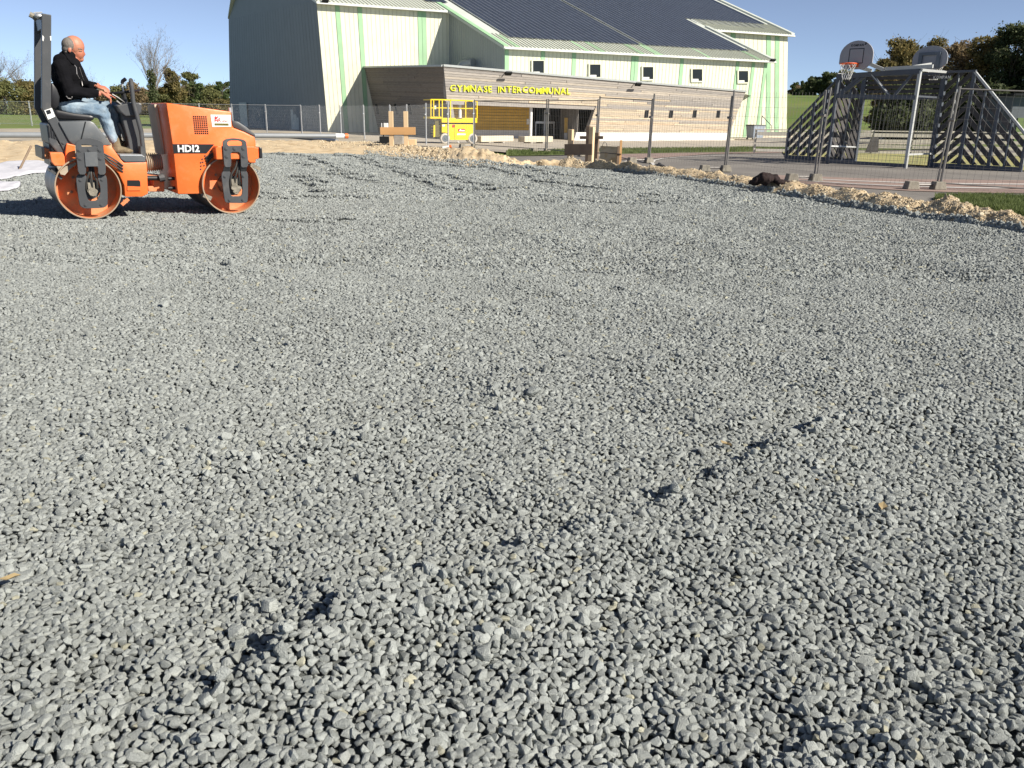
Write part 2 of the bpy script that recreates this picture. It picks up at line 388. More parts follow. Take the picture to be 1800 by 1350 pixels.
# stone material: grey granite with per-stone tone
def stone_mat(name, base, warm, lo, hi, wfrac=.07, mottle=.14):
    m = bpy.data.materials.new(name); m.use_nodes = True; nt = m.node_tree; N = nt.nodes; L = nt.links; b = N['Principled BSDF']
    b.inputs['Roughness'].default_value = .82; b.inputs['Specular IOR Level'].default_value = .3
    oi = N.new('ShaderNodeObjectInfo'); tc = N.new('ShaderNodeTexCoord')
    wn_ = N.new('ShaderNodeTexWhiteNoise'); wn_.noise_dimensions = '1D'; L.new(oi.outputs['Random'], wn_.inputs['W'])
    gt = N.new('ShaderNodeMath'); gt.operation = 'GREATER_THAN'; gt.inputs[1].default_value = 1-wfrac; L.new(wn_.outputs['Value'], gt.inputs[0])
    mx = N.new('ShaderNodeMix'); mx.data_type = 'RGBA'; mx.inputs[6].default_value = (*base, 1); mx.inputs[7].default_value = (*warm, 1); L.new(gt.outputs[0], mx.inputs[0])
    nz = N.new('ShaderNodeTexNoise'); nz.inputs['Scale'].default_value = 7; nz.inputs['Detail'].default_value = 6; nz.inputs['Roughness'].default_value = .7; L.new(tc.outputs['Object'], nz.inputs['Vector'])
    n3 = N.new('ShaderNodeTexNoise'); n3.inputs['Scale'].default_value = .9; n3.inputs['Detail'].default_value = 3
    ge = N.new('ShaderNodeNewGeometry'); L.new(ge.outputs['Position'], n3.inputs['Vector'])
    m1 = N.new('ShaderNodeMapRange'); m1.inputs[3].default_value = lo; m1.inputs[4].default_value = hi; L.new(oi.outputs['Random'], m1.inputs[0])
    m2 = N.new('ShaderNodeMapRange'); m2.inputs[1].default_value = .3; m2.inputs[2].default_value = .7; m2.inputs[3].default_value = 1-mottle; m2.inputs[4].default_value = 1+mottle; L.new(nz.outputs[0], m2.inputs[0])
    m3 = N.new('ShaderNodeMapRange'); m3.inputs[1].default_value = .3; m3.inputs[2].default_value = .7; m3.inputs[3].default_value = .93; m3.inputs[4].default_value = 1.07; L.new(n3.outputs[0], m3.inputs[0])
    mu = N.new('ShaderNodeMath'); mu.operation = 'MULTIPLY'; L.new(m1.outputs[0], mu.inputs[0]); L.new(m2.outputs[0], mu.inputs[1])
    mv = N.new('ShaderNodeMath'); mv.operation = 'MULTIPLY'; L.new(mu.outputs[0], mv.inputs[0]); L.new(m3.outputs[0], mv.inputs[1])
    hsv = N.new('ShaderNodeHueSaturation'); L.new(mx.outputs[2], hsv.inputs['Color']); L.new(mv.outputs[0], hsv.inputs['Value']); L.new(hsv.outputs[0], b.inputs['Base Color'])
    bp = N.new('ShaderNodeBump'); bp.inputs['Strength'].default_value = .5; bp.inputs['Distance'].default_value = .03
    nb = N.new('ShaderNodeTexNoise'); nb.inputs['Scale'].default_value = 16; nb.inputs['Detail'].default_value = 4; L.new(tc.outputs['Object'], nb.inputs['Vector'])
    L.new(nb.outputs[0], bp.inputs['Height']); L.new(bp.outputs[0], b.inputs['Normal'])
    return m
m_stone = stone_mat('granite_stone', (.293,.312,.299), (.35,.345,.27), .78, 1.2, wfrac=.015, mottle=.2)
m_lime = stone_mat('limestone_lump', (.51,.41,.27), (.62,.54,.40), .65, 1.15, wfrac=.3)
rk = rock_set('ballast_stone', 14, m_stone, npts=15, flat=.62, round_=.026)
rk_far = rock_set('ballast_far', 6, m_stone, npts=11, flat=.7, sub=False)
def hexgrid(x0, x1, y0, y1, s, jit):
    ny = int((y1-y0)/(s*.866))+1; nx = int((x1-x0)/s)+1
    X, Y = np.meshgrid(np.arange(nx)*s+x0, np.arange(ny)*s*.866+y0); X[1::2] += s/2
    X = X.ravel(); Y = Y.ravel()
    return X+RNG.uniform(-jit, jit, len(X))*s, Y+RNG.uniform(-jit, jit, len(X))*s
def wedge(x, y, m):
    m = m*2.6   # part of the bed that the photo (and a small step to the side) can see
    return (np.abs(x) < .66*y + m)
def bed_layer(name, y0, y1, s, size, coll, nk, zoff, zr, tilt, label, m=.7):
    xm = .66*y1+m*2.6
    x, y = hexgrid(-xm, xm, y0, y1, s, .30)
    k = wedge(x, y, m) & inside_bed(x, y, -.02); x, y = x[k], y[k]; n = len(x)
    sz = size*np.exp(RNG.normal(0, .17, n)); e = .02
    z = HG(x, y); gx = (HG(x+e, y)-z)/e; gy = (HG(x, y+e)-z)/e
    rot = np.stack([RNG.normal(0, tilt, n)+gy, RNG.normal(0, tilt, n)-gx, RNG.uniform(0, 6.283, n)], 1)
    big = RNG.random(n) < .07; rot[big, 0] += RNG.uniform(-1.3, 1.3, big.sum())
    scl = np.stack([sz]*3, 1)*RNG.uniform(.88, 1.12, (n, 3))
    pos = np.stack([x, y, z+zoff+RNG.uniform(-zr, zr, n)], 1)
    return scatter(name, pos, rot, scl, coll, nk, label)
bed_layer('gravel', .55, 3.2, .0202, .0295, rk, 14, 0.0, .004, .25, 'coarse grey crushed gravel nearest the camera')
bed_layer('gravel', .55, 3.2, .026, .022, rk, 14, -.0135, .003, .5, 'small grey stones filling the gaps of the near gravel', .6)
bed_layer('gravel', 3.2, 7.0, .0222, .0315, rk, 14, 0.0, .0035, .17, 'grey crushed gravel in the middle of the bed')
bed_layer('gravel', 7.0, 13, .033, .041, rk_far, 6, -.002, .004, .15, 'grey crushed gravel round the roller')
bed_layer('gravel', 13, 29, .056, .060, rk_far, 6, -.007, .004, .12, 'grey gravel at the far end of the bed')
# loose lumps along the ruts
def along(pts, w, n, size, coll, nk, name, label, zf, zoff=.0):
    g = [G(*p)[:2] for p in pts]; x = []; y = []
    for _ in range(n):
        i = RNG.integers(0, len(g)-1); t = RNG.random(); q = g[i]*(1-t)+g[i+1]*t
        x.append(q[0]+RNG.normal(0, w)); y.append(q[1]+RNG.normal(0, w))
    x = np.array(x); y = np.array(y); sz = size*np.exp(RNG.normal(0, .25, n))
    return np.stack([x, y, zf(x, y)+sz*.25+zoff], 1), RNG.uniform(0, 6.28, (n, 3)), np.stack([sz]*3, 1)
A_ = [along(p, w, n, sz, rk, 14, '', '', HG) for p, w, n, sz in (
  ([(960,965),(1060,935),(1160,900),(1240,860),(1330,815),(1430,770),(1540,735)], .05, 90, .032),
  ([(560,1150),(640,1095),(740,1065),(850,1075),(930,1090)], .12, 90, .033),
  ([(470,805),(540,790),(620,775),(700,750)], .07, 50, .034), ([(835,715),(880,690),(950,690)], .06, 34, .036),
  ([(380,1240),(420,1200),(470,1180)], .07, 24, .036), ([(1480,1330),(1600,1280),(1700,1230)], .12, 36, .035),
  ([(1100,660),(1200,640),(1300,630)], .12, 36, .035), ([(380,480),(470,460),(620,465)], .10, 90, .040),
  ([(0,850),(250,850),(400,820)], .3, 50, .04), ([(0,600),(900,600),(1800,600)], 1.0, 200, .04))]
A_ += [along([p for p in r], .07, 130, .044, rk, 14, '', '', HG) for r in ([(484,271),(520,273),(560,284),(605,302),(640,316)], [(545,313),(560,330),(570,337)],
  [(594,272),(640,280),(700,298),(745,317),(785,335),(800,335),(900,332)], [(868,299),(920,310),(985,324),(1060,333)], [(650,274),(720,283),(780,292),(860,296)], [(895,294),(960,304),(1010,312)])]
scatter('loose_gravel', np.concatenate([a[0] for a in A_]), np.concatenate([a[1] for a in A_]), np.concatenate([a[2] for a in A_]), rk, 14, 'loose grey stones heaped along the ruts')

# ---------------------------------------------------------------- dug edge: berm of pale limestone soil
m_soil = mat('limestone_soil', (.53,.42,.27), .95, var=.18, vscale=2.5, bump=1.0, bscale=9, col2=(.42,.30,.17), mixscale=2.2, mixlo=.5, mixhi=.68)
def resample(pts, n):
    pts = np.array(pts, float); d = np.r_[0, np.cumsum(np.linalg.norm(np.diff(pts[:, :2], axis=0), axis=1))]
    s = np.linspace(0, d[-1], n); return np.column_stack([np.interp(s, d, pts[:, k]) for k in range(pts.shape[1])])
# px, front foot y, crest y, crest height
B2 = [(-420,300,252,.20),(-200,296,250,.20),(0,289,249,.18),(85,286,249,.18),(270,277,248,.18),(400,270,247,.18),(460,268,247,.18),(560,270,248,.18),(640,272,250,.18),(700,277,252,.18),(745,284,260,.18),
      (785,290,264,.22),(815,293,259,.34),(850,294,263,.32),(885,294,274,.24),(915,293,284,.12),(940,291,284,.10),(985,290,282,.14),(1040,294,283,.17),(1100,302,288,.18),(1200,316,298,.17),(1300,331,309,.18),(1400,348,323,.18),(1500,367,337,.19),(1600,383,351,.19),(1700,397,362,.20),(1800,411,376,.20),(2000,447,400,.2),(2200,492,430,.2),(2500,580,500,.2)]
fr = np.array([G(a, b) for a, b, c, h in B2]); cr = np.array([G(a, c, h) for a, b, c, h in B2])
bk = fr + (cr-fr)*2.1
# keep the back slope short
for i in range(len(B2)):
    d = (cr[i]-fr[i])[:2]; L_ = np.linalg.norm(d); bk[i, :2] = cr[i, :2] + d/L_*min(L_, 1.3)
    bk[i, 2] = T(bk[i, 0], bk[i, 1]) - .06
fr[:, 2] = -.10
fr, cr, bk = (resample(np.column_stack([q]), 420) if False else q for q in (fr, cr, bk))
n_al = 460; par = np.linspace(0, len(B2)-1, n_al)
ip_ = lambda q: np.column_stack([np.interp(par, np.arange(len(B2)), q[:, k]) for k in range(3)])
fr, cr, bk = ip_(fr), ip_(cr), ip_(bk); mv = []
na_ = 16
for i in range(n_al):
    for j in range(na_+1):
        t = j/na_
        if t < .5: q = fr[i]+(cr[i]-fr[i])*(t*2); hh = math.sin(t*math.pi)**.8
        else: q = cr[i]+(bk[i]-cr[i])*(t*2-1)
        z0 = fr[i, 2] if t < .5 else bk[i, 2]
        s = math.sin(math.pi*t)**.7
        mv.append((q[0], q[1], z0+(cr[i, 2]-z0)*s))
mv = np.array(mv); lump = .035*wav(mv[:, 0], mv[:, 1], .9, 21)+.025*wav(mv[:, 0], mv[:, 1], .35, 22)+.012*wav(mv[:, 0], mv[:, 1], .13, 23)
tt = np.tile(np.linspace(0, 1, na_+1), n_al); mv[:, 2] += lump*np.sin(math.pi*tt)
w = na_+1; i0 = np.arange(n_al-1)[:, None]*w+np.arange(na_)[None, :]
bf = np.stack([i0, i0+w, i0+w+1, i0+1], -1).reshape(-1, 4)
np_mesh('soil_bank', mv, bf, m_soil, 'structure', True)
def berm_pts(n, a, b, t0, t1):
    u = RNG.uniform(a, b, n)*(n_al-1); t = RNG.uniform(t0, t1, n)*na_
    i = np.clip(u.astype(int), 0, n_al-2); j = np.clip(t.astype(int), 0, na_-1); fu = u-i; ft = t-j
    g_ = mv.reshape(n_al, w, 3)
    return (g_[i, j]*((1-fu)*(1-ft))[:, None]+g_[i+1, j]*(fu*(1-ft))[:, None]+g_[i, j+1]*((1-fu)*ft)[:, None]+g_[i+1, j+1]*(fu*ft)[:, None])
rl = rock_set('lime_lump', 8, m_lime, npts=15, flat=.7, round_=.05)
idx = lambda px: np.interp(px, [b[0] for b in B2], np.arange(len(B2)))/(len(B2)-1)
PS = []; SS = []
for n, a, b, t0, t1, s in ((15000, idx(985), idx(2300), .10, .98, .026), (700, idx(985), idx(2300), .12, .8, .05), (3600, idx(640), idx(790), .02, .75, .055), (1800, idx(560), idx(700), .2, .9, .05),
                           (900, idx(-300), idx(560), .0, 1.0, .04), (500, idx(790), idx(960), .0, 1.0, .04), (45, idx(985), idx(2300), .2, .8, .10)):
    p = berm_pts(n, a, b, t0, t1); PS.append(p); SS.append(s*np.exp(RNG.normal(0, .35, n)))
p = np.concatenate(PS); s_ = np.concatenate(SS)
scatter('limestone_rubble', p, RNG.uniform(0, 6.28, (len(p), 3)), np.stack([s_]*3, 1), rl, 8, 'broken pale limestone rubble lying along the dug edge')
p = np.concatenate([berm_pts(4500, idx(985), idx(2300), .0, .15), berm_pts(1500, idx(640), idx(960), .0, .14)]); s_ = .052*np.exp(RNG.normal(0, .3, len(p))); p[:, 2] += .012
scatter('edge_gravel', p, RNG.uniform(0, 6.28, (len(p), 3)), np.stack([s_]*3, 1), rk, 14, 'dark coarse gravel thrown against the foot of the bank')
# ---------------------------------------------------------------- the gymnasium
U = np.array([.905, .425]); V_ = np.array([-.6, .8])
def hp(px, Y):                      # point on the horizon line of sight: ground position at depth Y along the view
    p = P(px, 205, Y); return p[:2]
m_clad = mat('cream_cladding', (.64,.64,.50), .45, var=.05, vscale=1.2, rand=.035, col2=(.56,.57,.42), mixscale=.8, mixlo=.5, mixhi=.8)
m_seam = mat('seam_shadow_sheet', (.16,.15,.12), .8, var=.1)
m_rib = mat('cream_rib', (.54,.54,.43), .45, var=.05)
m_green = mat('green_cladding', (.29,.47,.28), .45, var=.08, vscale=1.2, rand=.05)
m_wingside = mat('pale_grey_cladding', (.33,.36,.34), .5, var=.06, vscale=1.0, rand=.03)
m_sidewall = mat('grey_green_shade_cladding', (.150,.175,.19), .5, var=.06, vscale=1.0, rand=.03)  # grey-green taken darker, part of the wall's shade is in this colour
m_roof = mat('roof_sheet', (.52,.55,.50), .4, var=.08, vscale=1)
m_pv = mat('solar_glass', (.032,.040,.058), .32, var=.3, vscale=2, spec=.5)
m_alu = mat('aluminium', (.55,.56,.57), .4, metal=.6, var=.06)
m_dark = mat('dark_opening', (.012,.014,.016), .7, var=.1, spec=.2)
m_glass = mat('window_glass', (.012,.017,.02), .35, var=.1, spec=.25)
m_white = mat('white_trim', (.72,.72,.68), .5, var=.05)
m_plinth = mat('white_plinth', (.72,.72,.70), .8, var=.08, vscale=2, bump=.2)
planks_c = [(.47,.40,.31),(.40,.355,.295),(.34,.31,.275),(.53,.44,.32),(.50,.385,.27),(.28,.26,.24)]
m_planks = [mat('larch_plank_%s' % n, c, .85, var=.28, vscale=3, stretch=(1,1,14), rand=.12, bump=.3, bscale=20) for n, c in zip(('tan','brown','weathered','honey','orange','grey'), planks_c)]
m_planks_shade = [mat('shaded_plank_%s' % n, c, .9, var=.25, vscale=3, stretch=(1,1,14), rand=.12) for n, c in (('dark',(.20,.175,.15)),('brown',(.21,.18,.15)))]  # same larch as the front, darkened so the shade sits in its colour
m_honey = mat('honey_panel', (.62,.41,.11), .7, var=.12, vscale=2, rand=.06)
m_yel = mat('sign_yellow', (.72,.76,.03), .45, var=.03)
m_gutter = mat('zinc_flashing', (.38,.40,.39), .45, metal=.3, var=.08)

gym = thing('gymnasium', 'large cream and green clad gymnasium with solar roof and larch boarded entrance block', 'building', (float(P(800,205,68)[0]), 68, -.5))
w1a = hp(577, 70.2); W1A = np.r_[w1a, 0]; W1B = np.r_[w1a+U*60, 0]                    # main front wall plane
w2a = hp(887, 68.8); W2A = np.r_[w2a, 0]; W2B = np.r_[w2a+U*40, 0]                    # wing front wall plane
w3a = hp(800, 62.0); W3A = np.r_[w3a, 0]; W3B = np.r_[w3a+U*40, 0]                    # entrance block front plane
N_ = np.array([U[1], -U[0]])        # outward normal
def q1(px, py): return PL(W1A, W1B, px, py)
def q2(px, py): return PL(W2A, W2B, px, py)
def q3(px, py): return PL(W3A, W3B, px, py)
def lerp(a, b, t): return a+(b-a)*t
def bil(TL, TR, BR, BL, s, t): return lerp(lerp(TL, TR, s), lerp(BL, BR, s), t)
def clad(name, TL, TR, BR, BL, n, greens, nrm, parent, base=m_clad, rib=m_rib, th=.022, skip=None, zmin=None):
    """vertical cladding sheets between two slanted edges, each sheet with its standing seam"""
    nv = np.r_[nrm, 0]; objs = []
    if base is not m_sidewall: mb = MB(); mb.prism([TL-nv*.08, TR-nv*.08, BR-nv*.08, BL-nv*.08], -nv*.15); _b = mb.build('backing_sheet', m_seam, parent)
    i = 0
    for i in range(n):
        if skip and skip(i): continue
        s0, s1 = i/n, (i+1)/n; g = i in greens
        mb = MB(); o_ = nv*(.02 if g else 0)
        p = [bil(TL, TR, BR, BL, s0, 1), bil(TL, TR, BR, BL, s1-.028/n, 1), bil(TL, TR, BR, BL, s1-.028/n, 0), bil(TL, TR, BR, BL, s0, 0)]
        mb.add([a-nv*.1 for a in p]+[a+o_ for a in p], [(0,1,2,3),(7,6,5,4),(0,4,5,1),(1,5,6,2),(2,6,7,3),(3,7,4,0)])
        mb.cm = 1; w = .085
        e0 = bil(TL, TR, BR, BL, s0+w/n, 1); e1 = bil(TL, TR, BR, BL, s0+w/n, 0); f0 = bil(TL, TR, BR, BL, s0-.0*w/n, 1); f1 = bil(TL, TR, BR, BL, s0-.0*w/n, 0)
        k = [f0+nv*.001, e0+nv*.001, e1+nv*.001, f1+nv*.001]
        mb.add([a+o_ for a in k]+[a+o_+nv*th for a in k], [(0,1,2,3),(7,6,5,4),(0,4,5,1),(1,5,6,2),(2,6,7,3),(3,7,4,0)])
        objs.append(mb.build('cladding_panel', [m_green if g else base, m_green if g else rib], parent))
    return objs
wall1 = thing('front_wall', None, None); wall1.parent = gym
# main front wall (left part)
TL, BL = q1(556, 0), q1(577, 233.5); TR, BR = q1(806, 19), q1(806, 246)
clad('w1', TL, TR, BR, BL, 33, {4, 9, 23, 24}, N_, wall1)
# right end of the main front wall
TL, TR, BR, BL = q1(1236, 53), q1(1385, 62), q1(1383, 231), q1(1238, 236)
clad('w1r', TL, TR, BR, BL, 19, {6, 14, 16}, N_, wall1)
# wing front wall with windows
wall2 = thing('wing_wall', None, None); wall2.parent = gym
TL, TR, BR, BL = q2(887, 82), q2(1350, 105), q2(1332, 241), q2(887, 246)
clad('w2', TL, TR, BR, BL, 74, {0, 9, 17, 33, 34, 47, 64, 69, 73}, N_, wall2)
for k, (wx, wy) in enumerate([(945.3,118.5),(1045,124.5),(1138,128.5),(1224.4,132),(1305.3,134.8)]):
    sc = 1 - (wx-945)/360*.14; hw, hh = 9.6*sc, 11.5*sc
    c = [q2(wx-hw, wy+hh), q2(wx+hw, wy+hh), q2(wx+hw, wy-hh), q2(wx-hw, wy-hh)]; nv = np.r_[N_, 0]
    c2 = [q2(wx-hw-2.4*sc, wy+hh+2.6*sc), q2(wx+hw+1.2, wy+hh+2.6*sc), q2(wx+hw+1.2, wy-hh-1.4), q2(wx-hw-2.4*sc, wy-hh-1.4)]
    f = MB()
    for a in range(4):
        b = (a+1) % 4; k8 = [c[a], c[b], c2[b], c2[a]]
        f.add([v+nv*.002 for v in k8]+[v+nv*.12 for v in k8], [(0,1,2,3),(7,6,5,4),(0,4,5,1),(1,5,6,2),(2,6,7,3),(3,7,4,0)])
    wfr = f.build('window', m_clad, wall2)
    g = MB(); g.add([v+nv*.07 for v in c], [(0,1,2,3)]); g.build('pane', m_glass, wfr, fix=False)
    g = MB(); lw = [lerp(c[0], c[1], .04), lerp(c[0], c[1], .62), lerp(lerp(c[0], c[1], .62), lerp(c[3], c[2], .62), .17), lerp(lerp(c[0], c[1], .04), lerp(c[3], c[2], .04), .17)]
    g.add([v+nv*.075 for v in lw]+[v+nv*.1 for v in lw], [(0,1,2,3),(7,6,5,4),(0,4,5,1),(1,5,6,2),(2,6,7,3),(3,7,4,0)]); g.build('sill', m_white, wfr)
# wing left side wall (in shade), seen between the main wall and the wing corner
corner_t = q2(887, 82); corner_b = q2(887, 246); back_t = q1(790, 19.5); back_b = q1(790, 246)
sn = np.array([corner_t[1]-back_t[1], -(corner_t[0]-back_t[0])]); sn = sn/np.linalg.norm(sn); sn = sn if sn[0] < 0 else -sn
wall4 = thing('wing_side_wall', None, None); wall4.parent = gym
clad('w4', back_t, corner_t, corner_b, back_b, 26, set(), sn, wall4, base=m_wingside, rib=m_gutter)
# far left side wall
far_t = P(402, 34, 88.0); far_b = P(405, 228, 88.0)
sl = thing('side_wall', None, None); sl.parent = gym
ft, fb = q1(555.6, 0), q1(576.6, 233.5)
ridge_t = None
sn2 = np.array([ft[1]-far_t[1], -(ft[0]-far_t[0])]); sn2 = sn2/np.linalg.norm(sn2); sn2 = sn2 if sn2[0] < 0 else -sn2
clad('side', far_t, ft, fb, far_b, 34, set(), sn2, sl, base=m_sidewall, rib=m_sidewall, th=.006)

for px in (425, 515):
    d = MB(); a = PL(far_b, fb, px-4, 203 if px > 500 else 197); b = PL(far_b, fb, px+9, 203 if px > 500 else 197); z = -.2
    pts = [np.r_[a[:2], z], np.r_[b[:2], z], np.r_[b[:2], a[2]*0+2.0], np.r_[a[:2], 2.0]]
    d.add([v+nv*.03 for v in pts]+[v+nv*.09 for v in pts], [(0,1,2,3),(7,6,5,4),(0,4,5,1),(1,5,6,2),(2,6,7,3),(3,7,4,0)]); d.build('door', m_gutter, sl)
# roof: one slope over wing and main hall
e0 = q2(887, 82); zw = 6.55; slope = (10.25-zw)/np.linalg.norm((q1(790,19.5)-e0)[:2])
Vd = (q1(790, 19.5)-e0)[:2]; DW = np.linalg.norm(Vd); Vd = Vd/DW; SL = (q1(790, 19.5)[2]-e0[2])/DW
tW = np.linalg.norm((q2(1352, 105)-e0)[:2])
def R(t, s, up=0.0):
    g = e0[:2]+U*t+Vd*s; return np.array([g[0], g[1], e0[2]+SL*s+up])
tl = float(np.dot(q1(556, 0)[:2]-R(0, DW)[:2], U)); tr = float(np.dot(q1(1385, 61)[:2]-R(0, DW)[:2], U))
RID = DW+14.0
roof = thing('roof', None, None); roof.parent = gym
mb = MB()
def slab(a, b, c, d, h0, h1): mb.hexa([a+[0,0,h0], b+[0,0,h0], c+[0,0,h0], d+[0,0,h0], a+[0,0,h1], b+[0,0,h1], c+[0,0,h1], d+[0,0,h1]])
slab(R(-.35, -.45), R(tW+.3, -.45), R(tW+.3, DW+.2), R(-.35, DW+.2), -.02, .16)
slab(R(tl-.2, DW-.45), R(-.36, DW-.45), R(-.36, RID), R(tl-.2, RID), -.02, .16)
slab(R(-.355, DW+.205), R(tW+.3, DW+.205), R(tW+.3, RID), R(-.355, RID), -.02, .155)
slab(R(tW+.31, DW-.45), R(tr+.4, DW-.45), R(tr+.4, RID), R(tW+.31, RID), -.02, .16)
mb.build('roof_sheet', m_roof, roof)
mb = MB()   # back slope
bk_dir = np.r_[Vd, 0]
a, b = R(tl-.2, RID), R(tr+.4, RID); d = far_t+np.r_[(far_t-ft)[:2]/np.linalg.norm((far_t-ft)[:2])*.25, .05]; c = b+(d-a)
mb.hexa([d, c, b, a, d+[0,0,.16], c+[0,0,.16], b+[0,0,.16], a+[0,0,.16]]); mb.build('roof_sheet', m_roof, roof)
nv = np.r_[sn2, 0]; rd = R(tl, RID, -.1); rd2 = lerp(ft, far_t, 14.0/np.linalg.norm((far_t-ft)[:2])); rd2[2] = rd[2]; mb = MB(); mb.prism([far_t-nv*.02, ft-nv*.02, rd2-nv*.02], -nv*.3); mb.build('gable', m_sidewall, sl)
# standing seams of the roof sheet along both eaves
mb = MB(); n = 0
for t in np.arange(-.3, tW+.3, .33): mb.bar(R(t, -.44, .19), R(t, 2.2, .19), .05, .07)
for t in np.arange(tl-.1, -.5, .33): mb.bar(R(t, DW-.44, .19), R(t, DW+2.2, .19), .05, .07)
for t in np.arange(tW+.4, tr+.3, .33): mb.bar(R(t, DW-.44, .19), R(t, DW+2.2, .19), .05, .07)
tag(mb.build('standing_seam', m_rib, roof), kind='stuff')
for t in [.6, 7.2-.5, 8.1, 12.4-.6, 13.2, 18.5, 24.0, 28.0, 31.0]:
    mb = MB(); w_ = .35 if t not in (13.2,) else .8
    if t < tW: mb.hexa([R(t, -.46, .165), R(t+w_, -.46, .165), R(t+w_, 1.9, .165), R(t, 1.9, .165), R(t, -.46, .2), R(t+w_, -.46, .2), R(t+w_, 1.9, .2), R(t, 1.9, .2)]); mb.build('green_roof_strip', m_green, roof)
mb = MB(); mb.hexa([R(-.36, -.4, .17), R(.05, -.4, .17), R(.05, 20, .17), R(-.36, 20, .17), R(-.36, -.4, .24), R(.05, -.4, .24), R(.05, 20, .24), R(-.36, 20, .24)]); mb.build('verge_flashing', m_green, roof)
mb = MB(); mb.hexa([R(tW-.1, -.4, .17), R(tW+.31, -.4, .17), R(tW+.31, DW, .17), R(tW-.1, DW, .17), R(tW-.1, -.4, .3), R(tW+.31, -.4, .3), R(tW+.31, DW, .3), R(tW-.1, DW, .3)]); mb.build('verge_flashing', m_roof, roof)
mb = MB(); mb.hexa([R(tr, DW-.4, .17), R(tr+.42, DW-.4, .17), R(tr+.42, RID, .17), R(tr, RID, .17), R(tr, DW-.4, .32), R(tr+.42, DW-.4, .32), R(tr+.42, RID, .32), R(tr, RID, .32)]); mb.build('verge_flashing', m_roof, roof)
# gutters
for (ta, tb, s_0) in ((-.3, tW+.3, -.5), (tl-.2, -.5, DW-.5), (tW+.4, tr+.4, DW-.5)):
    mb = MB(); mb.tube([R(ta, s_0, .05), R(tb, s_0, .07)], .05, 6); mb.build('gutter', m_white, roof)
# solar modules
mb = MB(); mr_ = MB()
def module(t, s, w=.98, l=1.62):
    mb.hexa([R(t, s, .24), R(t+w, s, .24), R(t+w, s+l, .24), R(t, s+l, .24), R(t, s, .28), R(t+w, s, .28), R(t+w, s+l, .28), R(t, s+l, .28)])
mw = .50
for i in range(int((tr-.7-1.0)/mw)):
    t = 1.3+i*mw
    for j in range(14):
        s = 1.45+j*1.6
        if t > tW-1.3 and s < DW+.8: continue
        if s+1.6 > RID-1: continue
        if abs(t-13.4) < .3 and 1 < s < 13: continue
        module(t+.02, s, mw-.07, 1.59)
        if j == 0 or (t > tW-2.4): pass
for i in range(int(28/mw)):
    t = tl+8+i*mw
    if t > .2: break
    for j in range(9):
        s = DW+1.3+j*1.6
        if t < tl+9.5+max(0, (3-j))*0: continue
        module(t+.02, s, mw-.07, 1.56)
arr = mb.build('solar_array', m_pv, roof); arr['kind'] = 'stuff'
mb = MB()
for i in range(int((tr-2.2)/mw)):
    t = 1.3+i*mw-.02; s1 = 1.3 if t < tW-1.2 else DW+.7
    mb.bar(R(t, s1, .27), R(t, RID-1.5, .27), .035, .06)
arr = mb.build('module_rail', m_alu, roof); arr['kind'] = 'stuff'
# vent duct beside the wing wall
p0 = PL(back_b, corner_b, 826, 112)+np.r_[sn, 0]*.5
mb = MB(); mb.tube([p0+np.array([-.5,-.2,-1.2]), p0+np.array([-.45,-.15,-.45]), p0+np.array([-.1,0,-.08]), p0+np.array([.7,-.55,0])], .38, 12); mb.build('ventilation_duct', m_gutter, gym, smooth=True)
# floodlights
def flood(p, nrm, nm='floodlight'):
    nv = np.r_[nrm, 0]; r = thing(nm, None, None, p); r.parent = gym; r.location = tuple(np.array(p)-np.array(gym.location))
    b = MB(); b.bar(Vector((0,0,.1)), Vector(nv)*.45+Vector((0,0,.14)), .05, .05); b.build('bracket', m_alu, r, world=False)
    b = MB(); Rm = Matrix.Rotation(math.atan2(nrm[0], -nrm[1]), 3, 'Z') @ Matrix.Rotation(math.radians(-35), 3, 'X'); b.box(tuple(Vector(nv)*.55+Vector((0,0,.02))), (.5,.3,.14), Rm); b.build('lamp_head', m_dark, r, world=False, bevel=.02)
flood(q3(888, 130), N_); flood(q3(1115, 149), N_); flood(q2(1351, 107), N_); flood(q1(569, 3), N_)

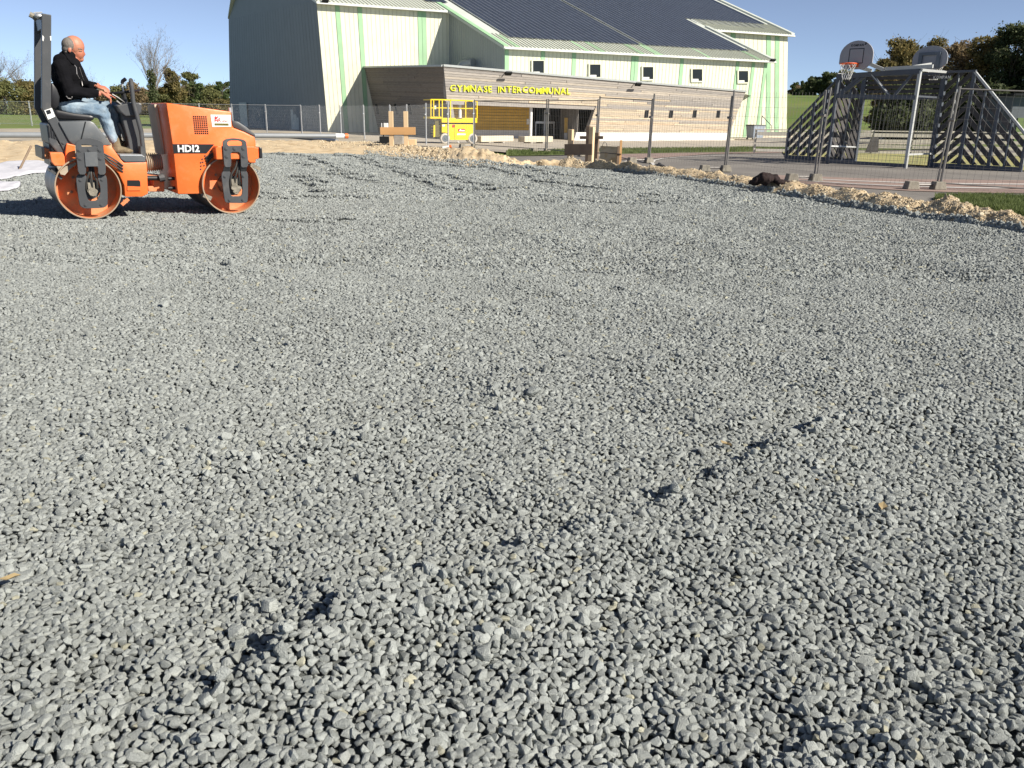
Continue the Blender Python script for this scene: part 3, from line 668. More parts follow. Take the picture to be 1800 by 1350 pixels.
# entrance block
ent = thing('entrance_block', None, None); ent.parent = gym; nv = np.r_[N_, 0]
PTL, PTR = q3(779, 115.5), q3(1311, 161); PBR = q3(1283, 233); PBL = q3(790, 233)
def front(s, t): return bil(PTL, PTR, PBR, PBL, s, t)
NR = 26
def plankbox(a, b, c, d, nrm3, mt, parent, th=.035):
    """a b bottom, c d top"""
    m_ = MB(); m_.add([v-nrm3*.03 for v in (a,b,c,d)]+[v+nrm3*th for v in (a,b,c,d)], [(0,1,2,3),(7,6,5,4),(0,4,5,1),(1,5,6,2),(2,6,7,3),(3,7,4,0)])
    return m_.build('plank', mt, parent)
soff_t = .585      # fraction of the height where the opening starts (left part)
s_open_t, s_open_b = .468, .452
rnd = random.Random(3)
for i in range(NR):
    t0, t1 = i/NR, (i+.90)/NR; tm = (t0+t1)/2
    # soffit line follows the photo: (783,180) .. (1027,184)
    s0 = 0.0
    za = front(0.2, tm)
    cuts = [s0]; 
    # opening?
    y_at = lerp(q3(783, 180.5), q3(1027, 184.5), .5)[2]
    if front(.25, t1)[2] < y_at: s0 = lerp(s_open_t, s_open_b, (tm-soff_t)/(1-soff_t))
    cuts = [s0]; x = s0 + rnd.uniform(.08, .35)
    while x < .93: cuts.append(x); x += rnd.uniform(.2, .4)
    cuts.append(1.0)
    for a, b in zip(cuts[:-1], cuts[1:]):
        h = tm + rnd.uniform(-.18, .18)
        mi = rnd.choice([2, 5, 1, 2]) if h < .42 else rnd.choice([0, 1, 3, 2]) if h < .7 else rnd.choice([0, 3, 4, 3])
        plankbox(front(a+.0008, t1), front(b-.0008, t1), front(b-.0008, t0), front(a+.0008, t0), nv, m_planks[mi], ent)
# core walls behind the planks, soffit, plinth
mb = MB()
zb = -.75; sz = lerp(q3(783, 180.5), q3(1027, 184.5), .5)[2]
def ext(poly, d=.4): mb.prism([p-nv*.035 for p in poly], -nv*d)
ext([front(0,0), front(1,0), front(1,.57), front(0,.57)]); 
ext([front(s_open_t+.002,.575), front(1,.575), front(1,1), front(s_open_b,1)])
mb.build('wall_core', m_planks[5], ent)
pl = [q3(1013, 232.6), q3(1282.5, 233.3), q3(1281, 248), q3(1008, 250)]
mb = MB(); mb.prism([p+nv*.02 for p in pl], -nv*.4); mb.build('plinth', m_plinth, ent)
mb = MB(); a, b = PTL+[0,0,.02], PTR+[0,0,.02]; mb.bar(a-nv*.1, b-nv*.1, .45, .14); mb.build('parapet_flashing', m_gutter, ent)
# left side wall of the entrance block
SB = q1(641, 118); SBb = q1(667, 236); SFt = PTL; SFb = q3(800, 252)
ns = np.array([SFt[1]-SB[1], -(SFt[0]-SB[0])]); ns = ns/np.linalg.norm(ns); ns = ns if ns[0] < 0 else -ns; ns3 = np.r_[ns, 0]
sw = thing('entrance_side_wall', None, None); sw.parent = gym
def side(s, t): return bil(SB, SFt, SFb, SBb, s, t)
for i in range(30):
    t0, t1 = i/30, (i+.9)/30
    cuts = [0, rnd.uniform(.2,.8), 1]
    for a, b in zip(cuts[:-1], cuts[1:]): plankbox(side(a, t1), side(b-.004, t1), side(b-.004, t0), side(a, t0), ns3, m_planks_shade[rnd.choice([0, 1, 0])], sw)
mb = MB(); mb.prism([side(0,0)-ns3*.035, side(1,0)-ns3*.035, side(1,1)-ns3*.035, side(0,1)-ns3*.035], -ns3*.25); mb.build('wall_core', m_planks[5], sw)
mb = MB(); mb.bar(SB, SFt, .3, .12); mb.build('parapet_flashing', m_gutter, sw)
for px in (664, 697, 721):
    py = 192; a = PL(SB, SFt, px, py)+ns3*.06; d_ = (SFt-SB)/np.linalg.norm(SFt-SB); d_[2] = 0
    m_ = MB(); lean = d_*.18; m_.add([a-d_*.16+lean+[0,0,-.38], a+d_*.16+lean+[0,0,-.38], a+d_*.16-lean+[0,0,.38], a-d_*.16-lean+[0,0,.38]]+[v for v in [a-d_*.16+lean+[0,0,-.38]-ns3*.05, a+d_*.16+lean+[0,0,-.38]-ns3*.05, a+d_*.16-lean+[0,0,.38]-ns3*.05, a-d_*.16-lean+[0,0,.38]-ns3*.05]], [(0,1,2,3),(7,6,5,4),(0,4,5,1),(1,5,6,2),(2,6,7,3),(3,7,4,0)]); m_.build('window', m_dark, sw)
# roof of the entrance block
mb = MB(); bkL = SB; bkR = q2(1322, 150)
mb.add([PTL-nv*.2-[0,0,.15], PTR-nv*.2-[0,0,.15], np.r_[bkR[:2], PTR[2]-.15], SB-[0,0,.15]], [(0,1,2,3)]); mb.build('flat_roof', m_gutter, ent, fix=False)
# right end wall of the entrance block
er = q2(1300, 233); mb = MB(); mb.prism([PTR-nv*.44, PBR-nv*.44, PBR-nv*.44+[0,0,-.9]], np.r_[Vd, 0]*3.2); mb.build('end_wall', m_planks[2], ent)
# small leaning windows in the boarding
for px in (1136, 1179, 1220.5, 1262):
    sc = 1-(px-1136)/126*.06; w_, h_ = 3.3*sc, 6.6*sc; py = 200.4
    c = [q3(px-w_-.9, py+h_), q3(px+w_-.9, py+h_), q3(px+w_+.9, py-h_), q3(px-w_+.9, py-h_)]
    m_ = MB(); m_.add([v+nv*.036 for v in c]+[v+nv*.06 for v in c], [(0,1,2,3),(7,6,5,4),(0,4,5,1),(1,5,6,2),(2,6,7,3),(3,7,4,0)]); m_.build('window', m_dark, ent)
# recessed porch: back wall, glazing, column
porch = thing('porch', None, None); porch.parent = gym
DP = 3.4
BA = W3A-nv*DP; BB = W3B-nv*DP
def qb(px, py): return PL(BA, BB, px, py)
zt = sz+.05
def wallrect(pxa, pxb, z0, z1, m_, nm, d=.12, out=0.0, qq=qb, par=porch):
    a, b = qq(pxa, 205), qq(pxb, 205); o = nv*out
    mm = MB(); mm.prism([np.r_[a[:2], z0]+o, np.r_[b[:2], z0]+o, np.r_[b[:2], z1]+o, np.r_[a[:2], z1]+o], -nv*d); return mm.build(nm, m_, par)
zp = qb(880, 228.5)[2]
for i in range(9):
    z0 = zp+i*(zt-zp)/9; wallrect(775, 935, z0, z0+(zt-zp)/9-.02, m_honey, 'panel')
wallrect(775, 935, zp-1.2, zp-.01, m_plinth, 'plinth', out=.03)
wallrect(935.3, 1062, zp-1.2, zt, m_dark, 'back_wall', d=.1, out=-.12)
for a, b in ((941,942.2),(955.6,958.5),(972.8,974.5)): wallrect(a, b, zp-1.1, qb(950, 214)[2]+(.9 if a == 955.6 else 0), m_alu, 'door_frame', d=.05, out=.06)
wallrect(942, 974.5, qb(955, 216)[2]-.05, qb(955, 214.5)[2]+.05, m_alu, 'door_frame', d=.05, out=.08)
for a, b in ((942.4,955.4),(958.7,972.6)): wallrect(a, b, zp-1.1, qb(955, 216)[2]-.06, m_glass, 'door_pane', d=.02, out=.05)
wallrect(942.4, 957, qb(955, 214)[2]+.06, zt-.05, m_glass, 'window_pane', d=.02, out=.05)
# slatted screen on the right of the doors
for i in range(17):
    t = i/16; a = lerp(qb(986, 205), q3(1022, 205)-nv*.5, t)
    m_ = MB(); m_.box((a[0], a[1], (zt+zp-.9)/2), (.05,.12,zt-zp+.9)); m_.build('slat', m_planks[5], porch)
a = qb(985, 205)+nv*1.0; mb = MB(); mb.box((a[0], a[1], (zp+qb(985,210)[2])/2+.0), (.3,.3,1.1)); mb.build('post', m_honey, porch)
mb = MB(); mb.box((a[0], a[1], zp-.65), (.26,.26,1.0)); mb.build('post_base', m_plinth, porch)
mb = MB(); mb.prism([q3(783,205)*[1,1,0]+[0,0,zt+.02]-nv*.05, q3(1027,205)*[1,1,0]+[0,0,zt+.02]-nv*.05, q3(1027,205)*[1,1,0]+[0,0,zt+.02]-nv*DP, q3(783,205)*[1,1,0]+[0,0,zt+.02]-nv*DP], (0,0,.12)); mb.build('soffit', m_planks[0], porch)
for px in (938.5, 813):
    a = q3(px, 205)-nv*.5; mb = MB(); mb.tube([(a[0], a[1], -.8), (a[0], a[1], zt)], .115, 12); mb.build('column', m_plinth, porch, smooth=True)
a, b = qb(925.5, 215), qb(930.5, 215); mb = MB(); mb.prism([a+nv*.01+[0,0,-.15], b+nv*.01+[0,0,-.15], b+nv*.01+[0,0,.25], a+nv*.01+[0,0,.25]], nv*.04); mb.build('notice_board', m_white, porch)
# sign lettering, one letter each
def text_mesh(s, size, ext, bold=0.0, sx=1.0):
    c = bpy.data.curves.new('text', 'FONT'); c.body = s; c.size = size; c.extrude = ext; c.offset = bold; c.align_x = 'LEFT'; c.resolution_u = 2
    o = bpy.data.objects.new('text', c); COL.objects.link(o); bpy.context.view_layer.update()
    me = bpy.data.meshes.new_from_object(o.evaluated_get(bpy.context.evaluated_depsgraph_get())); w = o.dimensions.x
    bpy.data.objects.remove(o); return me, w
sign = thing('sign_lettering', None, None); sign.parent = gym
s = "GYMNASE INTERCOMMUNAL"; LA, LB = q3(790.5, 160.0), q3(1001, 166.0)
hh = (q3(800, 149.5)[2]-q3(800, 161)[2])
wd = []
for ch in s:
    if ch == ' ': wd.append((None, .62*hh)); continue
    me, w = text_mesh(ch, hh*1.38, .03, .004); xm = min(v.co.x for v in me.vertices); w = max(v.co.x for v in me.vertices)-xm; me.transform(Matrix.Translation((-xm,0,0))); wd.append((me, w))
tot = sum(w for _, w in wd)+.19*hh*(len(s)-1); Ls = np.linalg.norm(LB-LA); fx = Ls/tot
x = 0; dirv = Vector(LB-LA).normalized(); upv = Vector((0,0,1)); outv = Vector(nv)
for k, (me, w) in enumerate(wd):
    if me is not None:
        me.materials.clear(); me.materials.append(m_yel)
        o = bpy.data.objects.new('letter', me); COL.objects.link(o); o.parent = sign
        pos = Vector(LA)+dirv*(x*fx)+outv*.09 + upv*rnd.uniform(-.05, .05)*hh - Vector(gym.location)
        Rm = Matrix((dirv, upv, outv)).transposed().to_4x4(); Rm = Rm @ Matrix.Rotation(rnd.uniform(-.09,.09), 4, 'Z') @ Matrix.Diagonal((fx*rnd.uniform(.95,1.05), rnd.uniform(.93,1.07), 1, 1))
        o.matrix_local = Matrix.Translation(pos) @ Rm
    x += w+.19*hh
# kerbs, benches, bin, steps in front of the gymnasium
m_conc = mat('pale_concrete', (.55,.49,.38), .9, var=.1, vscale=2, bump=.3, bscale=20)
m_conc2 = mat('grey_concrete', (.33,.31,.28), .95, var=.2, vscale=6, bump=.5, bscale=30)
m_bing = mat('bin_plastic', (.30,.35,.42), .5, var=.06)
m_bingd = mat('bin_dark_plastic', (.09,.10,.10), .5, var=.1)
def bench(px0, px1, pyb, pyt, label):
    a, b = GT(px0, pyb), GT(px1, pyb); Y = a[1]; h = P(px0, pyt, Y)[2]-a[2]; c = (a+b)/2; L_ = np.linalg.norm((b-a)[:2])
    r = thing('concrete_block', label, 'concrete block', (c[0], c[1], c[2]), math.atan2(b[1]-a[1], b[0]-a[0]), 'concrete blocks before the entrance')
    m_ = MB(); m_.box((0,.35,h/2+.05), (L_,.7,h-.1)); m_.build('block', m_conc, r, world=False, bevel=.03)
    for sx in (-.25, .18): m_ = MB(); m_.box((L_*sx,.35,.03), (.18,.72,.12)); m_.build('foot', m_conc2, r, world=False)
bench(846, 903, 252.2, 238.5, 'long pale concrete block on the pavement just right of the yellow lift')
bench(922, 972, 252.8, 239.5, 'pale concrete block in front of the entrance column and glass doors')
mb = MB()
for pts, w_ in (([(1335,242.5),(1400,240.5),(1480,239)], .25), ([(1060,247.5),(1290,246.8),(1355,248.5)], .25)):
    g = [GT(*p) for p in pts]
    for a, b in zip(g[:-1], g[1:]): mb.bar(a+[0,0,.05], b+[0,0,.05], w_, .14)
o = mb.build('kerb', m_conc); o['kind'] = 'structure'
# wheeled bin
a = GT(1326, 246.5); hb = P(1326, 219, a[1])[2]-a[2]; wb = .037*a[1]*31/58
r = thing('wheeled_bin', 'large grey wheeled waste bin standing at the right end of the larch boarded wall', 'waste bin', a, math.atan2(U[1], U[0]))
m_ = MB(); m_.cm = 0; wB = 1.25
m_.hexa([(-wB*.42,-.42,.2),(wB*.42,-.42,.2),(wB*.42,.42,.2),(-wB*.42,.42,.2),(-wB*.5,-.52,hb*.93),(wB*.5,-.52,hb*.93),(wB*.5,.52,hb*.93),(-wB*.5,.52,hb*.93)]); m_.build('body', m_bing, r, world=False, bevel=.04)
m_ = MB(); m_.box((0,0,hb*.96), (wB*1.04,1.1,hb*.07)); m_.build('lid', m_bingd, r, world=False, bevel=.03)
for sx in (-.4,.4):
    for sy in (-.35,.35): m_ = MB(); m_.tube([(wB*sx-.04,sy,.1),(wB*sx+.04,sy,.1)], .1, 10); m_.build('wheel', m_bingd, r, world=False)
# outside steps with handrail
a = GT(1347, 239); r = thing('outside_steps', 'short flight of grey steps with a handrail beside the wheeled bin', 'steps', a, math.atan2(U[1], U[0]))
for i in range(4): m_ = MB(); m_.box((.9-i*.28, 1.2, .09+i*.18), (.28,1.3,.18)); m_.build('step', m_conc2, r, world=False)
m_ = MB(); m_.tube([(1.05,.6,0),(1.05,.6,.95),(-.3,.6,1.9)], .03, 6); m_.tube([(-.25,.6,.7),(-.25,.6,1.85)], .03, 6); m_.build('handrail', m_dark, r, world=False)
# ---------------------------------------------------------------- trees and hedges
def leaf_mat(name, c1, c2, rough=.7):
    if 'leaves' in name: c1 = tuple(v*1.45 for v in c1); c2 = tuple(v*1.45 for v in c2)
    m = bpy.data.materials.new(name); m.use_nodes = True; nt = m.node_tree; N = nt.nodes; L = nt.links; b = N['Principled BSDF']; b.inputs['Roughness'].default_value = rough
    b.inputs['Specular IOR Level'].default_value = .25
    ge = N.new('ShaderNodeNewGeometry'); wnz = N.new('ShaderNodeTexNoise'); wnz.inputs['Scale'].default_value = .9; wnz.inputs['Detail'].default_value = 5; wnz.inputs['Roughness'].default_value = .75
    L.new(ge.outputs['Position'], wnz.inputs['Vector'])
    mr = N.new('ShaderNodeMapRange'); mr.inputs[1].default_value = .38; mr.inputs[2].default_value = .62; L.new(wnz.outputs[0], mr.inputs[0])
    ad = N.new('ShaderNodeMath'); ad.operation = 'MULTIPLY_ADD'; ad.inputs[1].default_value = .55; L.new(ge.outputs['Random Per Island'], ad.inputs[0])
    m5 = N.new('ShaderNodeMath'); m5.operation = 'MULTIPLY'; m5.inputs[1].default_value = .5; L.new(mr.outputs[0], m5.inputs[0]); L.new(m5.outputs[0], ad.inputs[2])
    mx = N.new('ShaderNodeMix'); mx.data_type = 'RGBA'; mx.inputs[6].default_value = (*c1, 1); mx.inputs[7].default_value = (*c2, 1); L.new(ad.outputs[0], mx.inputs[0])
    L.new(mx.outputs[2], b.inputs['Base Color'])
    tr = N.new('ShaderNodeBsdfTranslucent'); L.new(mx.outputs[2], tr.inputs[0]); ms = N.new('ShaderNodeMixShader'); ms.inputs[0].default_value = .4
    L.new(b.outputs[0], ms.inputs[1]); L.new(tr.outputs[0], ms.inputs[2]); L.new(ms.outputs[0], N['Material Output'].inputs[0])
    return m
LM = dict(autumn=leaf_mat('autumn_leaves', (.07,.075,.028), (.19,.145,.06)), olive=leaf_mat('olive_leaves', (.08,.09,.035), (.17,.17,.07)),
          green=leaf_mat('green_leaves', (.04,.06,.025), (.09,.12,.045)), dark=leaf_mat('dark_leaves', (.03,.042,.018), (.085,.10,.045)), brown=leaf_mat('brown_leaves', (.12,.095,.055), (.23,.175,.10)))
m_bark = mat('bark', (.11,.09,.07), .95, var=.3, vscale=6); m_twig = mat('grey_twig', (.19,.165,.14), .95, var=.2)
def limb(mb, p, d, L, r, depth, rg, gravity=0, n=5, spread=.55, tips=None, kids=(2,4), taper=.55, sides=6):
    pts = [p.copy()]; rr = [r]; q = p.copy(); dd = d.normalized()
    for i in range(n):
        dd = (dd+Vector((rg.gauss(0,.12), rg.gauss(0,.12), rg.gauss(0,.08)+gravity))).normalized(); q = q+dd*L/n; pts.append(q.copy()); rr.append(r*(1-(1-taper)*(i+1)/n))
    mb.tube(pts, rr, sides if depth > 1 else 3, cap=False)
    if depth <= 0:
        if tips is not None: tips.append(q)
        return
    for k in range(rg.randint(*kids)):
        t = rg.uniform(.35, 1.0); i = min(int(t*n), n-1); s = pts[i].lerp(pts[i+1], t*n-i)
        ax = Vector((rg.gauss(0,1), rg.gauss(0,1), rg.gauss(0,.5))).normalized(); nd = (dd+ax*rg.uniform(spread*.7, spread*1.5)).normalized()
        limb(mb, s, nd, L*rg.uniform(.5,.75), rr[i]*.6, depth-1, rg, gravity, max(3, n-1), spread, tips, kids, taper, sides)
    if tips is not None: tips.append(q)
def leaves(name, cs, rs, n, size, m, parent, O, seed, hollow=.35):
    r = np.random.default_rng(seed); cs = np.array(cs); rs = np.array(rs); w = rs[:, 0]*rs[:, 2]; k = r.choice(len(cs), n, p=w/w.sum())
    d = r.normal(size=(n, 3)); d /= np.linalg.norm(d, axis=1)[:, None]; rad = np.clip(r.uniform(hollow, 1.0, n)**.7+r.exponential(.2, n), 0, 2.2)
    c = cs[k]+d*rs[k]*rad[:, None]
    a = r.normal(size=(n, 3)); a /= np.linalg.norm(a, axis=1)[:, None]; b = np.cross(a, r.normal(size=(n, 3))); b /= np.linalg.norm(b, axis=1)[:, None]
    s = size*r.uniform(.5, 1.5, n)[:, None]; v = np.stack([c-a*s, c-b*s*.6, c+a*s, c+b*s*.6], 1).reshape(-1, 3)-np.array(O)
    f = np.arange(4*n).reshape(n, 4)
    o = np_mesh(name, v, f, m, None, False, parent); return o
def tree(px, ytop, hw, Y, kind, label, seed, name='deciduous_tree', cat='tree', group=None, ybase=None, n=5000, leaf=.14, bare=False, trunk_h=.3, blobs=26, low=False, zb=None):
    rg = random.Random(seed); b = P(px, 205, Y); z0 = float(T(b[0], b[1]))-.05 if zb is None else zb
    H = P(px, ytop, Y)[2]-z0; Wd = hw*Y/F*(1.3 if low and ytop > 118 and Y > 100 else 1.0); O = (b[0], b[1], z0)
    r = thing(name, label, cat, O, 0, group)
    tips = []; mb = MB(); base = Vector(O)
    if bare:
        rt = max(.12, H*.022)
        pts = [base, base+Vector((rg.gauss(0,.1), rg.gauss(0,.1), H*.3))]; mb.tube(pts, [rt*1.3, rt], 8)
        for k in range(9):
            a = 2*math.pi*k/9+rg.uniform(-.3,.3); sp = Wd/(H*.7)*rg.uniform(.4,1.0)
            limb(mb, base+Vector((0,0,H*rg.uniform(.18,.38))), Vector((math.cos(a)*sp, math.sin(a)*sp, 1)), H*rg.uniform(.42,.6), rt*.5, 3 if n > 3000 else 2, rg, .02, 5, .42, tips, (3,5), .4, 4)
        mb.build('trunk', m_bark if H > 14 else m_twig, r, fix=False)
        # fine twig haze made of real thin twigs
        tw = MB()
        for t in tips:
            for _ in range(3):
                d = Vector((rg.gauss(0,.6), rg.gauss(0,.6), rg.uniform(.2,1.2))).normalized(); q = t+d*rg.uniform(.03,.07)*H; s = Vector((d.y, -d.x, 0)).normalized()*.012*H/9
                tw.add([t-s, t+s, q], [(0,1,2)])
        tw.build('twigs', m_twig, r, fix=False)
        return r
    rt = max(.1, H*.02); trunk_top = base+Vector((rg.gauss(0,.2), rg.gauss(0,.2), H*.55))
    mb.tube([base, base.lerp(trunk_top,.5)+Vector((rg.gauss(0,.15),0,0)), trunk_top], [rt*1.3, rt, rt*.5], 8)
    for k in range(7):
        a = rg.uniform(0,6.28); sp = rg.uniform(.5,1.2)*Wd/H*1.6
        limb(mb, base.lerp(trunk_top, rg.uniform(.35,1)), Vector((math.cos(a)*sp, math.sin(a)*sp, .8)), H*rg.uniform(.25,.4), rt*.45, 2, rg, .02, 4, .5, tips, (2,3), .45, 5)
    mb.build('trunk', m_bark, r, fix=False)
    cs = []; rs = []
    for k in range(blobs):
        zf = rg.uniform(.12 if low else trunk_h, .93); prof = math.sin(math.pi*min(1, max(.0, (zf-(0 if low else trunk_h*.6))/(1-(0 if low else trunk_h*.6)))*.88+.10))**.6
        a = rg.uniform(0, 6.28); q = rg.uniform(.1, .85)*Wd*prof; s = rg.uniform(.07,.24)*Wd*(1.15 if low else 1)
        cs.append((O[0]+math.cos(a)*q, O[1]+math.sin(a)*q*.8, z0+H*zf)); rs.append((s*rg.uniform(.9,1.4), s, min(s*rg.uniform(.7,1.1), H*(1.0-zf)+s*.15)))
    leaves('crown', cs, rs, n, leaf, LM[kind], r, O, seed)
    return r
gl = 'trees along the far edge of the left field'
TL_ = [(-70,120,50,150,'olive',0,'low','olive green bush'),(-20,112,26,165,'olive',1,'','bare'),(5,98,30,160,'olive',1,'','tall bare grey tree at the left edge of the photo'),(42,118,26,158,'brown',1,'','bare tan tree standing left of the roller roll bar'),
       (12,140,34,140,'olive',0,'low','dense olive and brown thicket at the left edge of the photo'),(50,143,28,142,'autumn',0,'low','low autumn brown thicket just left of the roll bar'),(86,138,24,146,'autumn',0,'low','brown thicket hidden behind the roll bar'),
       (120,150,20,150,'brown',0,'low','brown bush behind the operator'),(158,135,12,165,'olive',1,'','thin bare tree behind the operator chest'),(180,158,22,150,'brown',0,'low','low brown hedge behind the operator hands'),(212,150,22,150,'olive',0,'low','olive green bush behind the steering column'),
       (242,146,22,150,'brown',0,'low','brown bush left of the tall bare tree'),(275,89,34,140,'dark',1,'','tall bare grey tree with a dark ivy clad trunk'),(312,122,27,143,'autumn',0,'','broad tree with yellow brown leaves right of the tall bare tree'),
       (338,121,17,150,'olive',0,'','slender half bare olive tree behind the yellow brown one'),(352,142,20,146,'green',0,'','round green tree above the engine hood'),(372,158,18,140,'olive',0,'low','low bush with pale bare stems above the engine hood'),
       (390,141,16,150,'green',0,'','dark green tree beside the gymnasium wall'),(404,140,14,155,'green',0,'','dark green tree partly hidden by the gymnasium corner'),(392,176,20,138,'autumn',0,'low','low russet bush at the foot of the gymnasium corner')]
TL_ += [(232,160,30,158,'olive',0,'low','low olive hedge left of the ivy clad tree'),(262,158,26,160,'brown',0,'low','low brown hedge at the foot of the ivy clad tree'),(300,155,28,158,'olive',0,'low','low olive hedge under the yellow brown tree'),(335,152,28,160,'brown',0,'low','brown thicket between the trees above the engine hood'),(366,150,26,160,'olive',0,'low','olive thicket above the front of the engine hood')]
for i, (px, yt, hw, Y, kind, bare, lowf, lab) in enumerate(TL_):
    lab = lab if len(lab.split()) > 4 else lab+' beyond the left field outside the photo edge'
    tree(px, yt, hw, Y, kind, lab, 100+i, group=gl, bare=bool(bare), low=(lowf == 'low'), n=(7000 if hw < 25 else 9500) if not bare else (4000 if hw > 28 else 2000), leaf=.15, trunk_h=.25, blobs=30, name='bare_tree' if bare else ('thicket' if lowf == 'low' else 'deciduous_tree'), cat='tree' if not lowf else 'bush')
# ivy on the big bare tree
b = P(275, 205, 139.5); z0 = float(T(b[0], b[1]))
iv = thing('ivy', 'dark ivy climbing the trunk of the tall bare tree', 'ivy', (b[0], b[1], z0)); cs = [(b[0]+random.uniform(-.25,.25), b[1]-.1, z0+.4+k*.42) for k in range(16)]
leaves('foliage', cs, [(.75-.022*k, .7, .5) for k in range(16)], 1500, .18, LM['dark'], iv, (b[0], b[1], z0), 5)
# far wood on the right, over the hill
gr = 'trees of the far wood on the hill'
for i, (px, yt, hw, Y, kind, lab) in enumerate([(1392,150,10,235,'brown','reddish bare tree touching the right gymnasium corner'),(1402,139,14,215,'green','leftmost dark green tree of the far wood'),(1420,134,15,210,'dark','second dark green tree of the far wood from the left'),
     (1437,127,15,212,'green','round green tree in the middle of the far wood'),(1455,124,15,208,'dark','dark tree of the far wood under the basketball net'),(1472,122,13,205,'olive','olive tree of the far wood behind the left goal wing'),(1490,125,14,205,'olive','olive tree of the far wood behind the goal top'),
     (1510,130,14,205,'green','green tree of the far wood seen through the goal truss'),(1530,133,14,205,'green','rightmost tree of the far wood')]):
    tree(px, yt, hw, Y, kind, lab, 200+i, group=gr, low=True, n=5500, leaf=.24, blobs=26)
# big autumn trees right
gb = 'big autumn trees behind the sports pen'
for i, (px, yt, hw, Y, kind, lab, n) in enumerate([(1572,62,42,62,'autumn','autumn brown tree left of the rear backboard',15000),(1545,95,26,60,'autumn','small autumn tree between the two backboards',7000),(1622,58,42,66,'autumn','tall autumn tree behind the rear backboard',13000),
     (1672,66,40,64,'brown','thinner brown tree right of the rear backboard',9000),(1718,52,44,62,'autumn','autumn tree with a loose top above the right goal wing',13000),(1765,36,50,60,'dark','tallest dark ivy covered tree at the right edge',17000),(1830,50,60,58,'dark','dark tree cut off by the right edge of the photo',14000),
     (1590,150,60,56,'dark','dark undergrowth seen through the goal opening',9000),(1660,140,60,57,'dark','dark undergrowth behind the right goal post',9000),(1730,150,50,56,'dark','dark undergrowth behind the right goal wing',9000),(1800,150,60,60,'dark','dark undergrowth behind the grey shed',8000)]):
    tree(px, yt, hw, Y, kind, lab, 300+i, group=gb, low=(yt > 130), n=int(n*1.5), leaf=.085 if yt < 130 else .12, blobs=110, trunk_h=.2)
# fence post line and saplings on the hill field
for i, px in enumerate((1398, 1463, 1541)):
    b = GT(px, 212); r = thing('sapling', ['small dark sapling in the field beside the gymnasium', 'small dark sapling in the field behind the left goal wing', 'small dark sapling in the field seen through the goal'][i], 'sapling', b, 0, 'saplings in the hill field')
    m_ = MB(); Y = b[1]; h = .06*Y*.35; m_.tube([(0,0,0),(.1,0,h*.6),(.25,0,h)], [.09,.06,.02], 5); m_.build('stem', m_bark, r, world=False)
    leaves('foliage', [(b[0]+.1, b[1], b[2]+h*.5), (b[0]-.3, b[1], b[2]+h*.2)], [(.5,.5,h*.45),(1.2,.6,h*.15)], 260, .14, LM['dark'], r, tuple(b), 50+i)
# hedge foot along the left field
# ---------------------------------------------------------------- the tandem roller
RA = G(163, 385.5, .0); RB = G(411, 375.8, .0); RA[2] = RB[2] = 0
hv = (RB-RA); WB = float(np.linalg.norm(hv)); hv = hv/WB; wa_ = math.atan2(hv[1], hv[0])+math.radians(3.2); wv = np.array([-math.sin(wa_), math.cos(wa_), 0.])
def RP(px, py, w=0.0):
    a = RA+wv*w; return PL(a, a+hv, px, py)
c1 = lambda x, y: (x/3.377, y/3.377)
c2 = lambda x, y: (200+x/5.4, 150+y/5.4)
c3 = lambda x, y: (340+x/6.75, 190+y/6.75)
c4 = lambda x, y: (80+x/8.4375, 230+y/8.4375)
c5 = lambda x, y: (130+x/7.5, 120+y/7.5)
def R2(p3): d = p3-RA; return (float(d@hv), float(p3[2]))
def RW(lx, z, w): return RA+hv*lx+wv*w+np.array([0, 0, z])
def chaikin(p, n=1):
    for _ in range(n):
        q = []
        for a, b in zip(p, p[1:]+p[:1]): q += [tuple(np.array(a)*.8+np.array(b)*.2), tuple(np.array(a)*.2+np.array(b)*.8)]
        p = q
    return p
def plate(name, pts, holes, w, th, m, parent, cs=c1, rnd_=1, bevel=.003):
    """flat steel plate cut to an outline, holes cut through, lying in the machine's side plane"""
    cu = bpy.data.curves.new(name, 'CURVE'); cu.dimensions = '2D'; cu.fill_mode = 'BOTH'; cu.extrude = th/2-bevel; cu.bevel_depth = bevel; cu.bevel_resolution = 1
    for k, poly in enumerate([pts]+holes):
        q = [R2(RP(*cs(*p), w)) for p in poly]; q = chaikin(q, rnd_)
        s = cu.splines.new('POLY'); s.points.add(len(q)-1); s.use_cyclic_u = True
        for i, c in enumerate(q): s.points[i].co = (c[0], c[1], 0, 1)
    o = bpy.data.objects.new(name, cu); COL.objects.link(o); bpy.context.view_layer.update()
    me = bpy.data.meshes.new_from_object(o.evaluated_get(bpy.context.evaluated_depsgraph_get())); bpy.data.objects.remove(o)
    o3 = offs(parent); me.materials.clear(); me.materials.append(m)
    for v in me.vertices:
        p = RW(v.co.x, v.co.y, w+th/2-v.co.z); v.co = (p[0]-o3.x, p[1]-o3.y, p[2]-o3.z)
    ob = bpy.data.objects.new(name, me); return _link(ob, parent)
def slabw(name, pts, w0, w1, m, parent, cs=c1, bevel=.0, holes=None, smooth=False):
    """solid with a side outline, reaching from w0 to w1 across the machine; outline read at the near side w0"""
    q = [RP(*cs(*p), w0) for p in pts]; b = MB(); b.prism(q, wv*(w1-w0)); return b.build(name, m, parent, bevel=bevel, smooth=smooth)
m_or = mat('orange_paint', (.78,.16,.035), .42, var=.1, vscale=2.5, col2=(.60,.22,.09), mixscale=5, mixlo=.5, mixhi=.78, bump=.08, bscale=20)
m_or2 = mat('orange_paint_dusty', (.70,.20,.07), .7, var=.15, vscale=5, col2=(.48,.25,.13), mixscale=7, mixlo=.38, mixhi=.66, bump=.15, bscale=40)
